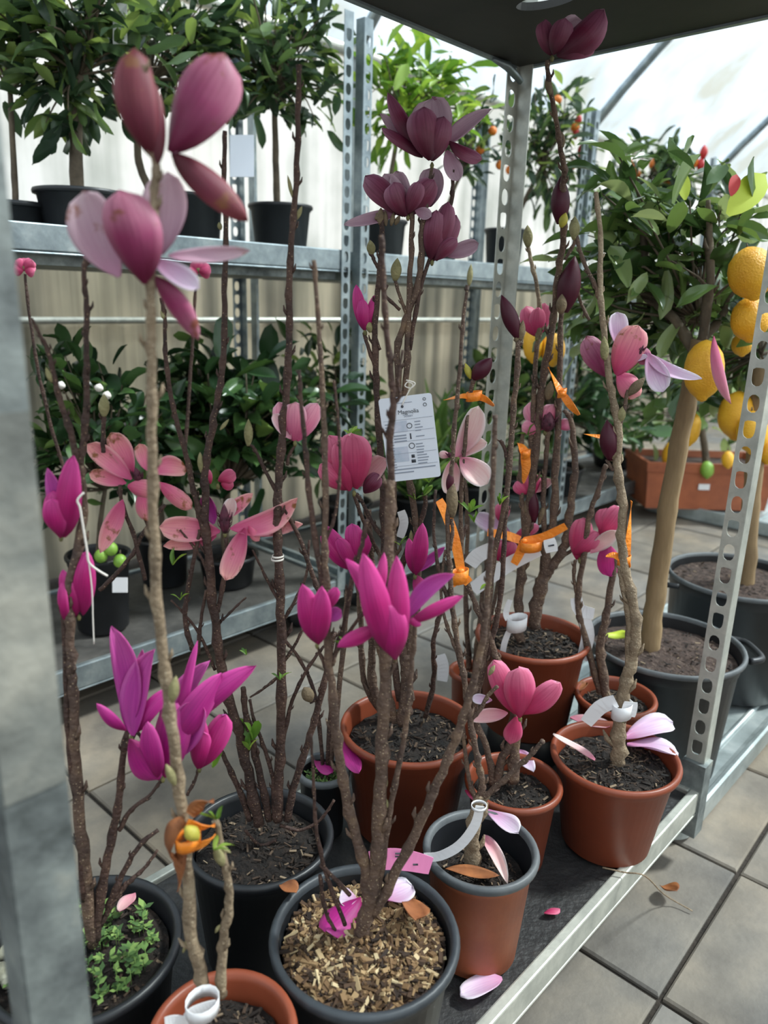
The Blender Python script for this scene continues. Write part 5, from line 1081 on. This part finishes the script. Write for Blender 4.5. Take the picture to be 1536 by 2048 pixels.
# ------------------------------------------------------------------ fallen petals and leaves
def fallen(label, var, x0, y0, x1, y1, w, z, side='i', zt=0.0, cup=.3, name='fallen_petal', cat='petal', curl=.05):
    B, T = onz(x0, y0, z), onz(x1, y1, z); T = T + UP * zt; t = (B - Vector((0, 0, CAMZ))).length / 1500
    return tag(petal(None, var, B, T, w * t, side, face=UP, cup=cup, bulge=.02, curl=curl, name=name), label, cat, 'fallen petals')
fallen('magenta fallen petal lying folded on the wood chips', 'violet', 720, 1795, 652, 1865, 34, z1 + .022, 'o', cup=.5)
fallen('white-edged fallen petal under the magenta one on the wood chips', 'lilac', 715, 1800, 678, 1800, 20, z1 + .02, 'i')
fallen('pale lilac fallen petal right of the stems on the wood chips', 'lilac', 770, 1800, 824, 1775, 26, z1 + .02, 'i')
fallen('upper of the two white-pink petals on the right front pot', 'lilac', 1252, 1475, 1344, 1456, 26, z5 + .03, 'i', zt=.012)
fallen('lower of the two white-pink petals on the right front pot', 'lilac', 1254, 1488, 1356, 1512, 28, z5 + .022, 'i', zt=.006)
fallen('curled white petal on the left rim of the right front pot', 'blush', 1190, 1520, 1104, 1482, 12, z5 + .03, 'i', zt=.01)
fallen('deep pink petal half under the white tag in the right front pot', 'rose', 1140, 1436, 1220, 1456, 16, z5 + .016, 'i')
fallen('lilac fallen petal by the white band on the grey-rimmed pot', 'lilac', 976, 1620, 1036, 1682, 20, z3 + .045, 'i', zt=.01)
fallen('white rolled petal on the soil of the grey-rimmed pot', 'blush', 966, 1672, 1016, 1764, 14, z3 + .03, 'i', cup=.9)
fallen('lilac petal lying on the trolley shelf in front of the grey-rimmed pot', 'lilac', 1004, 1956, 920, 1996, 20, SH + .012, 'i')
fallen('small pink petal on the weeds of the left black pot', 'rose', 270, 1786, 240, 1826, 13, z10 + .03, 'i')
fallen('small red petal on the shelf right of the grey-rimmed pot', 'rose', 1088, 1826, 1120, 1818, 8, SH + .01, 'o')
fallen('magenta petal caught between the centre pot and the stems', 'violet', 686, 1480, 718, 1532, 17, z9 + .09, 'o', zt=-.02)
fallen('dark pink petals on the weedy black pot', 'violet', 628, 1520, 664, 1544, 12, z9 + .03, 'o')
fallen('pink petal on the soil of the small squeezed pot', 'lilac', 1038, 1500, 1066, 1552, 14, z4 + .02, 'i')
fallen('wine-coloured petal on the left rim of the small squeezed pot', 'rose', 930, 1580, 990, 1612, 12, z4 + .02, 'o')
pl = Plane(bp1); tag(petal(None, 'pink', pl(1428, 672, -.16), pl(1464, 808, -.16), 12 * pl.t(1440, 740), 'o', bend=-.1, name='fallen_petal'), 'long pink petal hanging beside the lemon near the right post', 'petal', 'fallen petals')
VAR['dead'] = (M['deadleaf'], M['deadleaf'])
def dead(label, x0, y0, x1, y1, w, z, **k):
    o = fallen(label, 'dead', x0, y0, x1, y1, w, z, name='dead_leaf', cat='leaf', curl=.2, cup=.5, **k); o['group'] = 'dead leaves'
dead('crumpled brown leaf on the wood chips right of the stems', 822, 1800, 832, 1860, 26, z1 + .025, zt=.004)
dead('long brown leaf on the soil of the grey-rimmed pot', 890, 1738, 998, 1765, 13, z3 + .022)
dead('brown leaf on the paving right of the trolley rail', 1322, 1772, 1352, 1800, 16, .012, zt=.01)
dead('tan leaf on the soil of the low pot behind', 1140, 1388, 1172, 1372, 12, z7 + .02)
dead('dark round leaf on the left edge of the wood chips', 560, 1770, 592, 1790, 17, z1 + .03)
b = MB(); b.tube(catmull([onz(1205, 1735, .19), onz(1250, 1745, .19), onz(1290, 1752, .185), onz(1330, 1790, .03), onz(1385, 1822, .006)], 5), .0014, 6); tag(b.build('twig', M['bark_pale']), 'thin dry root trailing over the trolley rail onto the paving', 'twig')
pl = Plane(bp1); g = onz(1225, 1272, CAMZ - .79); b = MB()
o = tag(petal(None, 'dead', onz(1212, 1272, CAMZ - .755), onz(1256, 1272, CAMZ - .755), .02, 'i', face=UP, name='fallen_leaf'), 'yellow-green leaf lying on the soil of the nearer lemon tub', 'leaf'); o.data.materials.clear(); o.data.materials.append(M['yellowleaf']); o.data.materials.append(M['yellowleaf'])
# fresh green shoots on the magnolia tips
g = random.Random(77)
for k, x, y, n, sz in ((4, 848, 990, 5, 34), (4, 858, 965, 3, 40), (4, 830, 1000, 4, 26), (6, 940, 1025, 5, 36), (6, 948, 1045, 3, 30), (2, 505, 1480, 4, 56), (2, 498, 1500, 3, 40), (2, 492, 1310, 3, 26), (2, 560, 1360, 3, 30), (1, 425, 1535, 3, 52), (0, 432, 1640, 4, 40), (0, 428, 1700, 3, 44), (4, 700, 870, 4, 30), (6, 1000, 1010, 4, 28), (5, 960, 1180, 3, 30), (7, 1245, 1445, 4, 26), (2, 345, 1130, 3, 40), (2, 360, 1200, 3, 34), (3, 690, 1295, 3, 30), (8, 1056, 870, 3, 26), (8, 1060, 1110, 3, 36), (4, 800, 1090, 3, 30)):
    rt, pl = MAG[k]
    for j in range(n): put_leaf(rt, 'bright', pl(x, y, -.01), CU + CR * g.gauss(0, .8) + CN * g.gauss(.2, .4), sz * pl.t(x, y) * g.uniform(.6, 1), g)
